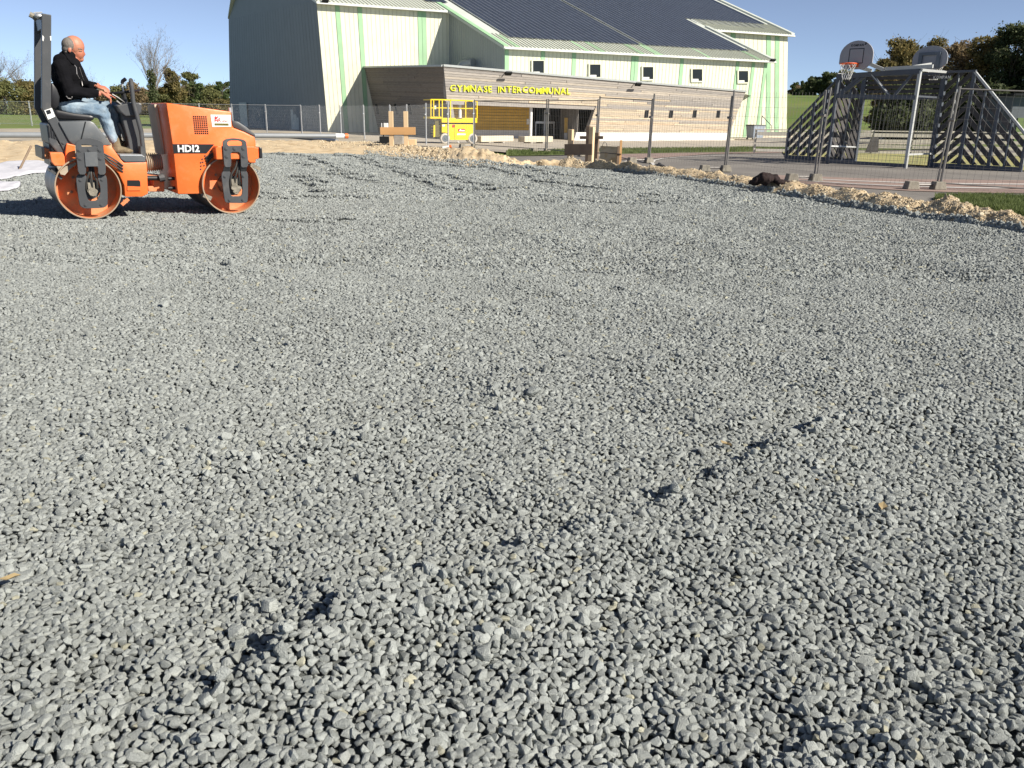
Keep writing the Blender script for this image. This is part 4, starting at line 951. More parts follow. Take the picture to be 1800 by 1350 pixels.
m_gp = mat('grey_machine_paint', (.062,.065,.069), .42, var=.12, vscale=4, col2=(.12,.115,.108), mixscale=5, mixlo=.55, mixhi=.8)
m_gp2 = mat('grey_panel_paint', (.10,.108,.115), .4, var=.1, vscale=4, col2=(.15,.15,.145), mixscale=4, mixlo=.5, mixhi=.75)
m_blk = mat('black_plastic', (.014,.014,.016), .38, var=.2)
m_rub = mat('hose_rubber', (.035,.034,.032), .6, var=.2)
m_steel = mat('worn_drum_steel', (.20,.185,.17), .45, metal=.55, var=.2, vscale=4, col2=(.30,.25,.20), mixscale=3)
m_rim = mat('drum_rim_bare', (.36,.27,.19), .6, metal=.3, var=.15, vscale=9)
m_bel = mat('bellows_rubber', (.36,.30,.23), .75, var=.2, vscale=8)
m_rad = mat('dusty_bounce_lit_panel', (.62,.50,.38), .8, var=.12, vscale=3)  # dusty tan, lightened to carry the bounced light on this face
m_mud = mat('dusty_motor_cast', (.22,.20,.16), .85, var=.35, vscale=14, bump=.5, bscale=40)
m_wht = mat('sticker_white', (.75,.75,.73), .5, var=.03)
m_redp = mat('print_red', (.45,.03,.03), .5, var=.05); m_olv = mat('print_olive', (.14,.12,.03), .5, var=.05)
roller = thing('road_roller', 'orange and dark grey ride on tandem roller driven by a man on the gravel', 'road roller', (RA[0], RA[1], 0))
Wd_ = 1.12
def drum(lx, name='drum'):
    rz = R2(RP(163, 274.8, 0))[1]/2*.985; R_ = rz; c = (lx, R_)
    d = thing(name, None, None, (0, 0, 0)); d.parent = roller
    def ringmesh(prof, m, nm, n=64):
        b = MB(); k = len(prof)
        for i in range(n):
            a = 2*math.pi*i/n
            for (w, r) in prof: b.v.append(tuple(RW(c[0]+math.cos(a)*r, c[1]+math.sin(a)*r, w)))
        for i in range(n):
            for j in range(k-1):
                i2 = (i+1) % n; b.f.append((i*k+j, i*k+j+1, i2*k+j+1, i2*k+j)); b.m.append(0)
        return b.build(nm, m, d, smooth=True)
    ringmesh([(.0, R_), (Wd_, R_)], m_steel, 'drum_shell')
    ringmesh([(.0, R_), (-.004, R_-.002), (-.004, R_-.014), (.0, R_-.016)], m_rim, 'rim')
    ringmesh([(Wd_, R_), (Wd_, R_-.016), (Wd_-.2, R_-.03), (Wd_-.2, 0)], m_or2, 'far_disc')
    ringmesh([(.0, R_-.016), (.05, R_-.022), (.23, R_-.03), (.232, R_-.05), (.232, .0)], m_or2, 'drum_disc')
    b = MB(); b.tube([RW(lx, R_, .23), RW(lx, R_, -.03)], .12, 20); b.build('wheel_motor', m_gp, d, smooth=True)
    for k in range(6):
        a = k*math.pi/3+.3; b = MB(); b.tube([RW(lx+math.cos(a)*.17, R_+math.sin(a)*.17, .232), RW(lx+math.cos(a)*.17, R_+math.sin(a)*.17, .215)], .016, 6); b.build('bolt', m_mud, d)
    return R_
R_ = drum(0.0); drum(WB)
# near yoke plates
def bolts(lst, w, parent, cs, r=.022):
    for x, y in lst:
        p = RP(*cs(x, y), w); b = MB(); b.tube([p+wv*.004, p-wv*.006], r, 10); b.tube([p-wv*.006, p-wv*.012], r*.62, 6); b.build('bolt', m_gp, parent)
fy = thing('drum_yoke', None, None); fy.parent = roller
plate('upper_plate', [(345,460),(345,395),(385,368),(450,360),(510,362),(580,375),(615,395),(625,460),(640,620),(638,700),(560,705),(558,620),(552,520),(432,515),(440,620),(438,700),(365,700),(355,600)],
      [[(392,430),(395,400),(430,382),(530,382),(570,400),(577,440),(555,450),(470,448),(410,452)]], -.135, .022, m_gp, fy, c3)
plate('lower_plate', [(352,745),(438,750),(420,830),(412,880),(425,1010),(450,1050),(560,1050),(582,1010),(575,840),(560,760),(562,745),(622,745),(640,780),(642,850),(640,1100),(615,1125),(395,1122),(370,1105),(350,950),(328,790)], [], -.085, .022, m_gp, fy, c3)
for a, b_, c_, d_ in (((365,695),(438,695),(438,752),(352,752)), ((560,695),(638,695),(625,752),(562,752))):
    top = [RP(*c3(*a), -.135), RP(*c3(*b_), -.135)]; bot = [RP(*c3(*c_), -.085), RP(*c3(*d_), -.085)]
    b = MB(); q = [bot[1], bot[0], top[1], top[0]]; b.add(q+[p+wv*.022 for p in q], [(0,1,2,3),(7,6,5,4),(0,4,5,1),(1,5,6,2),(2,6,7,3),(3,7,4,0)]); b.build('plate_bend', m_gp, fy)
bolts([(391,477),(491,477),(595,477),(398,571),(598,569)], -.135, fy, c3, .026); bolts([(375,810),(596,805),(429,1090),(587,1088)], -.085, fy, c3, .02)
def motor(parent, cs, cx, cy, s, hoses):
    b = MB(); 
    for dx, dy, r in ((0,0,.06),(-50,-10,.03),(50,-10,.03),(0,45,.04),(-30,40,.022),(35,35,.022)):
        p = RP(*cs(cx+dx*s, cy+dy*s), -.02); b.tube([p, p-wv*(.05+random.random()*.03)], r*.8, 8)
    p = RP(*cs(cx-15*s, cy-85*s), -.03); b.box(tuple(p), (.07,.07,.09), Matrix.Rotation(math.atan2(hv[1], hv[0]), 3, 'Z'))
    b.build('hydraulic_motor', m_mud, parent)
    for h in hoses:
        b = MB(); pts = [np.array(RP(*cs(x, y), wq)) for x, y, wq in h]
        sm = []
        for k in range(len(pts)-1):
            for t in (0, .25, .5, .75): 
                p0 = pts[max(k-1,0)]; p1 = pts[k]; p2 = pts[k+1]; p3 = pts[min(k+2, len(pts)-1)]
                sm.append(.5*((2*p1)+(-p0+p2)*t+(2*p0-5*p1+4*p2-p3)*t*t+(-p0+3*p1-3*p2+p3)*t**3))
        sm.append(pts[-1]); b.tube(sm, .0125, 7); b.build('hose', m_rub, parent, smooth=True)
motor(fy, c3, 492, 950, .8, [[(495,520,-.02),(520,600,-.06),(500,700,-.07),(450,790,-.07),(435,880,-.06),(440,930,-.04)], [(520,530,-.02),(545,620,-.06),(520,740,-.08),(495,830,-.07),(495,900,-.05)], [(535,530,-.02),(555,640,-.06),(540,760,-.08),(545,860,-.07),(548,930,-.04)]])
ry = thing('drum_yoke', None, None); ry.parent = roller
plate('upper_plate', [(440,180),(470,145),(570,118),(640,110),(720,122),(800,148),(845,190),(850,330),(880,520),(880,645),(775,650),(770,520),(585,520),(590,645),(480,645),(455,400),(442,260)],
      [[(512,215),(520,198),(600,200),(700,222),(765,222),(770,235),(640,237),(530,240)]], -.135, .022, m_gp, ry, c4)
plate('lower_plate', [(470,655),(590,660),(600,700),(575,780),(580,900),(610,1000),(640,1048),(760,1040),(790,980),(815,900),(805,800),(775,720),(775,655),(880,655),(905,720),(915,1080),(890,1120),(840,1140),(590,1150),(530,1130),(500,1090),(470,880),(450,720)], [], -.085, .022, m_gp, ry, c4)
for a, b_, c_, d_ in (((480,640),(590,640),(590,664),(470,664)), ((775,640),(880,640),(880,664),(775,664))):
    top = [RP(*c4(*a), -.135), RP(*c4(*b_), -.135)]; bot = [RP(*c4(*c_), -.085), RP(*c4(*d_), -.085)]
    b = MB(); q = [bot[1], bot[0], top[1], top[0]]; b.add(q+[p+wv*.022 for p in q], [(0,1,2,3),(7,6,5,4),(0,4,5,1),(1,5,6,2),(2,6,7,3),(3,7,4,0)]); b.build('plate_bend', m_gp, ry)
bolts([(505,280),(655,280),(805,280),(515,405),(813,403)], -.135, ry, c4, .026); bolts([(518,728),(838,722),(598,1100),(830,1095)], -.085, ry, c4, .02)
plate('type_plate', [(568,318),(752,315),(770,525),(585,528)], [], -.150, .008, m_gp2, ry, c4, 0, .001)
motor(ry, c4, 690, 900, .9, [[(650,530,-.03),(655,600,-.06),(620,700,-.07),(600,800,-.06),(610,880,-.04)], [(680,530,-.03),(675,640,-.07),(690,780,-.07),(700,860,-.05)], [(705,530,-.03),(720,640,-.06),(760,740,-.07),(770,850,-.05)]])
# engine hood
hood = thing('engine_hood', None, None); hood.parent = roller
side = [(497,165),(1118,250),(1120,340),(1130,400),(1240,442),(1342,492),(1350,560),(1350,738),(1275,738),(1200,700),(1010,700),(930,745),(885,810),(866,900),(858,1030),(607,1035),(572,690),(556,560)]
slabw('hood_body', side, .06, 1.06, m_or, hood, c2, bevel=.018, smooth=True)
slabw('black_band', [(557,558),(955,560),(882,645),(570,645)], .054, .0599, m_blk, hood, c2)
# sloping black cover at the front
slabw('front_cover', [(1122,335),(1180,345),(1260,395),(1345,470),(1345,490),(1240,440),(1130,395)], .10, 1.02, m_gp, hood, c2, bevel=.01, smooth=True)
# grille openings
b = MB()
for i in range(7):
    for j in range(9):
        x = 757+i*19.5+j*2.2; y = 297+j*19.8+i*.3; p = RP(*c2(x, y), .0585); u_ = hv*.0085; v_ = np.array([0,0,.0085]); b.prism([p-u_-v_, p+u_-v_, p+u_+v_, p-u_+v_], -wv*.0015)
b.build('vent_grille', m_dark, hood)
slabw('sticker', [(918,278),(1110,281),(1115,392),(936,395)], .055, .0595, m_wht, hood, c2)
def logo(pts, m_, nm='sticker_print'): slabw(nm, pts, .0515, .0548, m_, hood, c2)
logo([(957,297),(968,292),(972,305),(982,292),(990,300),(984,314),(972,322),(958,320)], m_redp); logo([(957,322),(967,322),(967,330),(978,330),(978,322),(988,322),(988,345),(980,345),(980,336),(966,336),(966,345),(957,345)], m_redp)
logo([(956,360),(1090,362),(1091,382),(958,380)], m_olv)
logo([(963,366),(1084,368),(1084,375),(963,374)], mat('print_yellow', (.55,.48,.10), .5, var=.05))
def rtext(s, size, pxa, pya, m_, parent, cs, w, bold=0.0, sx=1.0, split=True, skew=0):
    A = RP(*cs(pxa, pya), w); x = 0
    for ch in s:
        if ch == ' ': x += size*.3; continue
        me, wd_ = text_mesh(ch, size, .0015, bold); xs_ = [v.co.x for v in me.vertices]; x0, x1 = min(xs_), max(xs_)
        o3 = offs(parent)
        for v in me.vertices:
            p = A+hv*((v.co.x-x0+x+v.co.y*skew)*sx)+np.array([0,0,v.co.y])-wv*v.co.z; v.co = (p[0]-o3.x, p[1]-o3.y, p[2]-o3.z)
        me.materials.clear(); me.materials.append(m_); _link(bpy.data.objects.new('letter', me), parent); x += (x1-x0)+size*.09
rtext('HD12', .112, 610, 631, m_wht, hood, c2, .050, .0035, 1.0)
rtext('R', .062, 990, 345, m_redp, hood, c2, .052, 0, 1, skew=.25); rtext('ainet', .035, 1030, 345, m_redp, hood, c2, .052, -.0004, 1, skew=.25)
# rear face of the hood: grey panel on its far half, two lifting holes
p = [RP(*c2(497,165), .06), RP(*c2(607,1035), .06)]
tp = R2(RP(*c2(499,172), .06)); bt = R2(RP(*c2(556,560), .06)); b2_ = R2(RP(*c2(572,690), .06))
b = MB(); q = [RW(bt[0]+.012, b2_[1]+.02, .60), RW(bt[0]+.012, b2_[1]+.02, 1.05), RW(tp[0], tp[1]-.01, 1.05), RW(tp[0], tp[1]-.01, .60)]
b.prism(q, -hv*.03); b.build('radiator_panel', m_rad, hood)
for y in (885, 975):
    p = RP(*c2(545, y), .16); b = MB(); b.tube([p+hv*.05, p-hv*.035], .02, 10); b.build('lifting_eye', m_blk, hood)
# filler cap, hoses and bolt heads on the flank
b = MB(); p = RP(*c2(1103,235), .3); b.tube([p-[0,0,.03], p+[0,0,.03]], .02, 8); b.build('cap', m_alu, hood)
bolts([(918,626),(866,668),(840,700),(826,733),(846,728),(828,765),(858,760),(826,795)], .0595, hood, c2, .009)
for yy in (0, 22, 45):
    b = MB(); b.tube([RP(*c2(872+yy*.3, 690+yy), .05), RP(*c2(920, 655+yy*.7), .02), RP(*c2(990, 625+yy*.3), .03)], .012, 7); b.build('hose', m_rub, hood, smooth=True)
# mounting block behind the yoke and rear bumper
slabw('yoke_mount', [(965,600),(985,578),(1340,580),(1345,735),(1290,735),(1265,700),(975,705)], -.11, .06, m_or, hood, c2, bevel=.01)
slabw('bumper_bracket', [(1300,585),(1385,592),(1388,690),(1345,705),(1300,705)], .02, .3, m_or, hood, c2, bevel=.008)
slabw('bumper', [(1380,585),(1408,592),(1414,690),(1386,695)], .0, 1.1, m_blk, hood, c2, bevel=.01)
# front-side scraper under the hood
b = MB(); b.bar(RP(*c2(850,1040), .02), RP(*c2(925,1075), .02), .04, .05); b.bar(RP(*c2(850,1040), .05), RP(*c2(850,1040), 1.05), .05, .03); b.build('scraper', m_mud, roller)
b = MB(); b.bar(RP(*c2(1290,745), .05), RP(*c2(1375,790), .05), .05, .04); b.bar(RP(*c2(1375,790), .05), RP(*c2(1375,790), 1.05), .05, .04); b.build('scraper', m_mud, roller)
# operator platform (left half)
plat = thing('operator_platform', None, None); plat.parent = roller
slabw('platform_frame', [(612,862),(662,868),(700,922),(735,965),(872,962),(880,1150),(845,1168),(742,1168),(737,1100),(705,1030),(655,985),(622,975)], .06, 1.06, m_or, plat, c1, bevel=.012, smooth=True)
slabw('step_recess', [(756,1070),(826,1070),(833,1080),(835,1130),(756,1130)], .054, .0599, m_dark, plat, c1)
slabw('step_ledge', [(756,1105),(834,1108),(835,1131),(756,1131)], .048, .0535, m_or, plat, c1)
slabw('footplate', [(703,918),(845,920),(862,930),(866,962),(742,962),(718,945)], .05, 1.04, m_gp2, plat, c1, bevel=.01)
slabw('footplate_edge', [(712,917),(845,918),(846,926),(714,925)], .046, .3, m_alu, plat, c1)
slabw('side_panel', [(345,722),(535,716),(560,728),(665,862),(612,866),(430,862),(405,832)], .07, 1.02, m_gp2, plat, c1, bevel=.02, smooth=True)
b = MB(); b.bar(RP(*c1(508,722), .066), RP(*c1(482,828), .066), .006, .012, tuple(hv)); b.build('panel_joint', m_dark, plat)
slabw('rear_housing', [(275,735),(300,730),(350,850),(440,866),(446,985),(395,985),(335,900),(290,850)], .12, 1.0, m_gp, plat, c1, bevel=.015)
for k in range(4): slabw('louvre', [(283+k*14,745+k*4),(290+k*14,745+k*4),(300+k*14,815+k*5),(292+k*14,813+k*5)], .112, .121, m_blk, plat, c1)
slabw('rear_frame', [(388,900),(395,850),(445,862),(452,1000),(430,985),(392,990)], .05, 1.0, m_or, plat, c1, bevel=.01)
slabw('rear_block', [(295,905),(372,905),(384,930),(388,985),(325,985),(305,960)], .02, .25, m_or, plat, c1, bevel=.01)
slabw('rear_block', [(290,850),(300,855),(325,985),(300,985)], .25, 1.0, m_gp, plat, c1)
slabw('tail_bumper', [(246,876),(262,876),(268,945),(252,945)], .15, 1.05, m_blk, plat, c1)
slabw('tail_bracket', [(262,878),(292,885),(300,945),(268,943)], .25, .95, m_or2, plat, c1)
slabw('drum_guard', [(335,985),(400,985),(450,962),(455,975),(420,1000),(385,1040),(360,1035)], .03, .2, m_bel, plat, c1)
b = MB(); b.bar(RP(*c1(300,1010), .1), RP(*c1(368,1060), .1), .05, .03); b.bar(RP(*c1(305,1005), .1), RP(*c1(305,1005), 1.0), .08, .04); b.build('scraper', m_gp, roller)
b = MB(); b.bar(RP(*c1(722,1215), .05), RP(*c1(762,1180), .05), .04, .04); b.bar(RP(*c1(745,1195), .05), RP(*c1(745,1195), 1.0), .05, .04); b.build('scraper', m_or2, roller)
for yy in (0, 18, 36):
    b = MB(); b.tube([RP(*c1(615, 912+yy*.5), .045), RP(*c1(660, 935+yy), .03), RP(*c1(700, 962+yy), .035), RP(*c1(730, 985+yy), .058)], .010, 7); b.build('hose', m_rub, plat, smooth=True)
# articulation: bellows, hitch, cylinder
b = MB(); pts = []; rr = []
A, B = RP(*c2(300,735), .5), RP(*c2(455,725), .5)
for i in range(25): pts.append(lerp(A, B, i/24)); rr.append(.115 if i % 3 == 1 else .095)
b.tube(pts, rr, 20); b.build('bellows', m_bel, roller, smooth=True)
b = MB()
for q in ([(310,850),(480,860),(480,895),(310,880)], [(370,890),(480,900),(485,1010),(330,1010),(320,960),(380,955)]): b.prism([RP(*c2(*p), .35) for p in q], wv*.4)
b.build('articulation_hitch', m_or2, roller, bevel=.01)
b = MB(); b.tube([RP(*c2(300,880), .3), RP(*c2(440,880), .3)], .03, 10); b.build('steering_cylinder', m_blk, roller)
b = MB(); b.tube([RP(*c2(430,880), .28), RP(*c2(480,870), .28)], .05, 10); b.build('cylinder_eye', m_gp, roller)
# roll bar
rb = thing('roll_bar', None, None); rb.parent = roller
post = [(247,78),(305,88),(303,632),(352,725),(420,825),(430,880),(430,935),(412,945),(395,925),(330,800),(247,642)]
slabw('roll_bar_post', post, .10, .18, m_gp, rb, c1, bevel=.008)
q = [R2(RP(*c1(*p), .10)) for p in post]; b = MB(); b.prism([RW(x, z, .94) for x, z in q], wv*.08); b.build('roll_bar_post', m_gp, rb, bevel=.008)
x0, z1 = R2(RP(*c1(247,80), .10)); x1 = R2(RP(*c1(305,88), .10))[0]
b = MB(); b.prism([RW(x0+.01, z1-.13, .18), RW(x1-.01, z1-.13, .18), RW(x1-.01, z1-.01, .18), RW(x0+.01, z1-.01, .18)], wv*.76); b.build('cross_bar', m_gp, rb)
bolts([(375,848),(411,835),(424,934)], .10, rb, c1, .018)
slabw('label_plate', [(263,655),(308,641),(328,692),(286,710)], .093, .0995, m_wht, rb, c1)
slabw('label_print', [(272,657),(297,650),(305,672),(281,680)], .089, .0928, m_blk, rb, c1)
slabw('paint_chip', [(252,207),(262,222),(258,245),(252,240)], .0985, .0999, m_wht, rb, c1); slabw('paint_chip', [(296,215),(304,213),(304,243),(299,240)], .0985, .0999, m_wht, rb, c1)
wl = thing('work_light', None, None); wl.parent = roller
b = MB(); b.tube([RP(*c1(247,105), .3), RP(*c1(215,104), .3), RP(*c1(200,118), .3)], .022, 8); b.tube([RP(*c1(215,104), .3), RP(*c1(175,84), .3)], .03, 8); b.build('light_bracket', m_mud, wl)
b = MB(); b.tube([RP(*c1(200,76), .3), RP(*c1(250,74), .3)], .008, 6); b.ellipsoid(RP(*c1(232,96), .25), (.05,.05,.03)); b.build('lamp_head', m_alu, wl)
# seat
seat = thing('seat', None, None); seat.parent = roller
def softslab(nm, pts, w0, w1, m_, par, cs=c1): return slabw(nm, pts, w0, w1, m_, par, cs, bevel=.028, smooth=True)
softslab('backrest', [(300,488),(320,500),(340,530),(356,575),(352,625),(330,650),(298,640)], .34, .88, m_blk, seat)
softslab('seat_cushion', [(316,650),(345,652),(440,672),(530,682),(562,690),(556,716),(350,706),(325,690)], .32, .90, m_blk, seat)
slabw('seat_base', [(345,704),(545,712),(540,722),(350,722)], .38, .85, m_gp, seat)
# steering column and console
con = thing('steering_console', None, None); con.parent = roller
slabw('console_box', [(690,625),(760,612),(825,608),(843,618),(842,668),(828,682),(800,690),(745,690),(715,665)], .35, .85, m_gp, con, bevel=.015)
slabw('console_column', [(720,670),(800,680),(830,740),(848,915),(775,915),(757,820),(735,740)], .42, .80, m_gp, con, bevel=.012)
slabw('console_stay', [(700,735),(712,730),(778,885),(765,888)], .60, .66, m_gp2, con)
b = MB(); b.tube([RP(*c1(777,478), .30), RP(*c1(790,600), .30), RP(*c1(838,780), .30), RP(*c1(855,925), .30)], .026, 10); b.tube([RP(*c1(777,478), .30), RP(*c1(777,476), .95)], .026, 10)
b.tube([RP(*c1(777,478), .95), RP(*c1(790,600), .95), RP(*c1(838,780), .95), RP(*c1(855,925), .95)], .026, 10); b.build('guard_rail', m_gp, con, smooth=True)
slabw('rail_foot', [(835,870),(858,868),(870,945),(838,940)], .2, .36, m_gp, con)
# steering wheel
cw = RP(*c1(728,548), .58); axw = Vector(RP(*c1(728,548), .58)-RP(*c1(752,640), .58)).normalized(); ub = Vector(wv); vb = axw.cross(ub).normalized()
b = MB(); ring = [Vector(cw)+ub*math.cos(t)*.19+vb*math.sin(t)*.19 for t in np.linspace(0, 2*math.pi, 29)]; b.tube(ring, .014, 8, cap=False)
for t in (.5, 2.6, 4.7): b.bar(Vector(cw), Vector(cw)+ub*math.cos(t)*.19+vb*math.sin(t)*.19, .03, .012)
b.build('steering_wheel', m_blk, con, smooth=True)
b = MB(); b.tube([cw, RP(*c1(752,640), .58)], .03, 8); b.build('steering_column', m_blk, con)
b = MB(); b.tube([RP(*c1(740,600), .72), RP(*c1(728,520), .72), RP(*c1(724,490), .72)], .013, 8); b.build('drive_lever', m_alu, con, smooth=True)
b = MB(); b.tube([RP(*c1(726,496), .72), RP(*c1(728,482), .72), RP(*c1(746,468), .70)], .022, 8); b.build('lever_knob', m_blk, con, smooth=True)
b = MB(); b.tube([RP(*c1(738,605), .72), RP(*c1(737,580), .72)], .02, 8); b.build('lever_boot', m_or2, con)
b = MB(); b.tube([RP(*c1(665,560), .40), RP(*c1(700,580), .40), RP(*c1(740,610), .40), RP(*c1(775,690), .40)], .013, 8); b.tube([RP(*c1(690,600), .38), RP(*c1(740,640), .38), RP(*c1(770,680), .38)], .02, 8); b.build('cable', m_blk, con, smooth=True)

# ---------------------------------------------------------------- the operator
m_fleece = mat('black_fleece', (.006,.006,.0075), .95, var=.25, vscale=14, bump=.35, bscale=30, spec=.1)
m_jean = mat('faded_jeans', (.125,.185,.25), .9, var=.2, vscale=7, col2=(.25,.315,.37), mixscale=6, mixlo=.42, mixhi=.62, bump=.5, bscale=24)
m_skin = mat('skin', (.43,.19,.12), .5, var=.08, vscale=14, col2=(.46,.15,.09), mixscale=9)
m_hair = mat('short_grey_hair', (.16,.14,.125), .8, var=.25, vscale=60)
m_boot = mat('dusty_boots', (.17,.135,.085), .9, var=.3, vscale=20, bump=.4, bscale=50)
man = thing('person', 'balding man in black fleece and faded jeans sitting on the roller, hands at the wheel', 'person', tuple(RP(*c1(385,640), .6)))
prims = []   # kind, mat index, data
def cap_(mi, a, b, ra, rb): prims.append(('c', mi, np.array(a), np.array(b), ra, rb))
def ell_(mi, c, r, tilt=0.0): prims.append(('e', mi, np.array(c), np.array(r), tilt))
Q = lambda x, y, w: RP(*c1(x, y), w)
J, D, S, Hh, Bt = 0, 1, 2, 3, 4
ell_(J, Q(392,440,.60), (.165,.215,.20), .15); ell_(J, Q(400,545,.60), (.165,.20,.17)); ell_(J, Q(382,378,.60), (.125,.215,.115), .3); ell_(J, Q(385,590,.60), (.15,.195,.11))
ell_(J, Q(425,405,.60), (.115,.17,.13), .2); cap_(J, Q(400,345,.60), Q(420,318,.60), .10, .072)
ell_(D, Q(392,622,.60), (.155,.19,.095))
for sgn, sh, el, wr in ((0, (362,398,.405), (412,548,.345), (555,552,.42)), (1, (440,392,.80), (500,505,.86), (548,512,.68))):
    cap_(J, Q(*sh), Q(*el), .088 if sgn == 0 else .08, .072); cap_(J, Q(*el), Q(*wr), .074, .054)
    a = np.array(Q(*wr)); d = np.array(Q(wr[0]+30, wr[1]+(5 if sgn == 0 else -4), wr[2])); cap_(J, a, a+(d-a)*.4, .052, .048); cap_(S, a, d, .036, .033)
cap_(D, Q(400,635,.50), Q(600,662,.44), .108, .082); cap_(D, Q(600,662,.44), Q(612,678,.44), .083, .080); cap_(D, Q(612,678,.44), Q(668,815,.46), .078, .058); cap_(D, Q(668,815,.46), Q(672,828,.46), .060, .058)
cap_(D, Q(400,628,.70), Q(672,640,.74), .10, .078); cap_(D, Q(672,640,.74), Q(690,790,.72), .074, .056)
# boots
cap_(Bt, Q(684,830,.46), Q(692,868,.46), .047, .05); cap_(Bt, Q(690,885,.46), Q(765,898,.45), .052, .036); ell_(Bt, Q(755,896,.45), (.085,.048,.034)); cap_(Bt, Q(684,898,.46), Q(775,908,.45), .026, .022)
cap_(Bt, Q(694,800,.72), Q(700,835,.72), .045, .048); cap_(Bt, Q(700,850,.72), Q(765,862,.72), .048, .034)
# head
hx = lambda x, y, dw: Q(x, y, .60+dw)
ell_(S, hx(440,271,0), (.110,.092,.112), -.2); ell_(S, hx(462,308,0), (.070,.070,.090), -.1); cap_(S, hx(462,338,0), hx(478,350,0), .052, .036)
cap_(S, hx(412,335,0), hx(435,300,0), .068, .066); ell_(S, hx(480,283,0), (.034,.06,.022)); cap_(S, hx(491,296,0), hx(500,322,0), .010, .015); ell_(S, hx(497,326,0), (.018,.017,.011)); ell_(S, hx(486,343,0), (.018,.026,.007)); ell_(S, hx(487,350,0), (.015,.024,.008))
ell_(S, hx(478,357,0), (.026,.028,.018)); ell_(S, hx(474,316,-.045), (.022,.020,.022)); ell_(S, hx(478,318,.045), (.026,.024,.024))
for sg in (-1, 1): ell_(S, hx(414,297,sg*.092), (.020,.012,.031), .25)
ell_(Hh, hx(412,268,0), (.086,.100,.088), -.1); ell_(Hh, hx(402,292,0), (.066,.086,.062))
# hands: palm and bent fingers closing on each other in front of the wheel
def hand(c, fwd, upd, lat, sgn):
    c = np.array(c); fwd, upd, lat = [np.array(v)/np.linalg.norm(v) for v in (fwd, upd, lat)]
    for k in range(4): cap_(S, c-fwd*.035+lat*(k-1.5)*.021, c+fwd*.045+lat*(k-1.5)*.023, .017, .015)
    for k, ln in enumerate((.050,.056,.052,.040)):
        b0 = c+fwd*.048+lat*(k-1.5)*.0235; b1 = b0+fwd*ln*.8-upd*ln*.45; b2 = b1+fwd*ln*.25-upd*ln*.75
        cap_(S, b0, b1, .0125, .0115); cap_(S, b1, b2, .0115, .0095)
    t0 = c-fwd*.02+lat*sgn*.035; t1 = t0+fwd*.045+lat*sgn*.02-upd*.012; t2 = t1+fwd*.04-lat*sgn*.004-upd*.008
    cap_(S, t0, t1, .017, .014); cap_(S, t1, t2, .0135, .0105)
f1 = Q(650,572,.44)-Q(600,545,.44); hand(Q(615,555,.44), f1, (0,0,1)+.5*hv, -np.cross(f1, (0,0,1)), -1)
f2 = Q(620,515,.60)-Q(580,508,.66); hand(Q(592,514,.64), f2, (0,0,1), np.cross(f2, (0,0,1)), 1)
cap_(S, Q(640,556,.45), Q(668,572,.45), .012, .010)     # pointing index finger of the near hand
cap_(S, Q(668,572,.45), Q(684,583,.45), .011, .009)
b = MB(); Rz = Matrix.Rotation(math.atan2(hv[1], hv[0]), 3, 'Z')
for p in prims:
    if p[0] == 'c':
        _, mi, A, B, ra, rb_ = p; n = 5; d = B-A; L_ = np.linalg.norm(d)+1e-6; u = d/L_
        pts = [A-u*ra*.97, A-u*ra*.8, A-u*ra*.45, A, B, B+u*rb_*.45, B+u*rb_*.8, B+u*rb_*.97]; rr = [ra*.2, ra*.6, ra*.9, ra, rb_, rb_*.9, rb_*.6, rb_*.2]
        b.tube(pts, rr, 14)
    else:
        _, mi, c, r, tl_ = p; b.ellipsoid(tuple(c), tuple(r), Rz @ Matrix.Rotation(tl_, 3, 'Y'), 18, 12)
tmp = b.build('body', m_skin, None, fix=True)
md = tmp.modifiers.new('r', 'REMESH'); md.mode = 'VOXEL'; md.voxel_size = .0062; md.use_smooth_shade = True
ms_ = tmp.modifiers.new('s', 'SMOOTH'); ms_.factor = .5; ms_.iterations = 3
bpy.context.view_layer.update(); me = bpy.data.meshes.new_from_object(tmp.evaluated_get(bpy.context.evaluated_depsgraph_get())); bpy.data.objects.remove(tmp)
nf = len(me.polygons); cen = np.empty(nf*3); me.polygons.foreach_get('center', cen); cen = cen.reshape(-1, 3)
best = np.full(nf, 1e9); mi_ = np.zeros(nf, int); Rzi = np.array(Rz).T
for p in prims:
    if p[0] == 'c':
        _, mi, A, B, ra, rb_ = p; d = B-A; t = np.clip(((cen-A)@d)/(d@d+1e-9), 0, 1); ds = np.linalg.norm(cen-(A+t[:, None]*d), axis=1)-(ra+(rb_-ra)*t)
    else:
        _, mi, c, r, tl_ = p; Rm = np.array(Rz @ Matrix.Rotation(tl_, 3, 'Y')); l = (cen-c)@Rm; k0 = np.linalg.norm(l/r, axis=1); ds = (k0-1)*min(r)*1.2
        if mi == Hh: ds = ds-.004
    k = ds < best; best[k] = ds[k]; mi_[k] = mi
me.materials.clear()
for m_ in (m_fleece, m_jean, m_skin, m_hair, m_boot): me.materials.append(m_)
me.polygons.foreach_set('material_index', mi_.astype(np.int32)); me.polygons.foreach_set('use_smooth', [True]*nf)
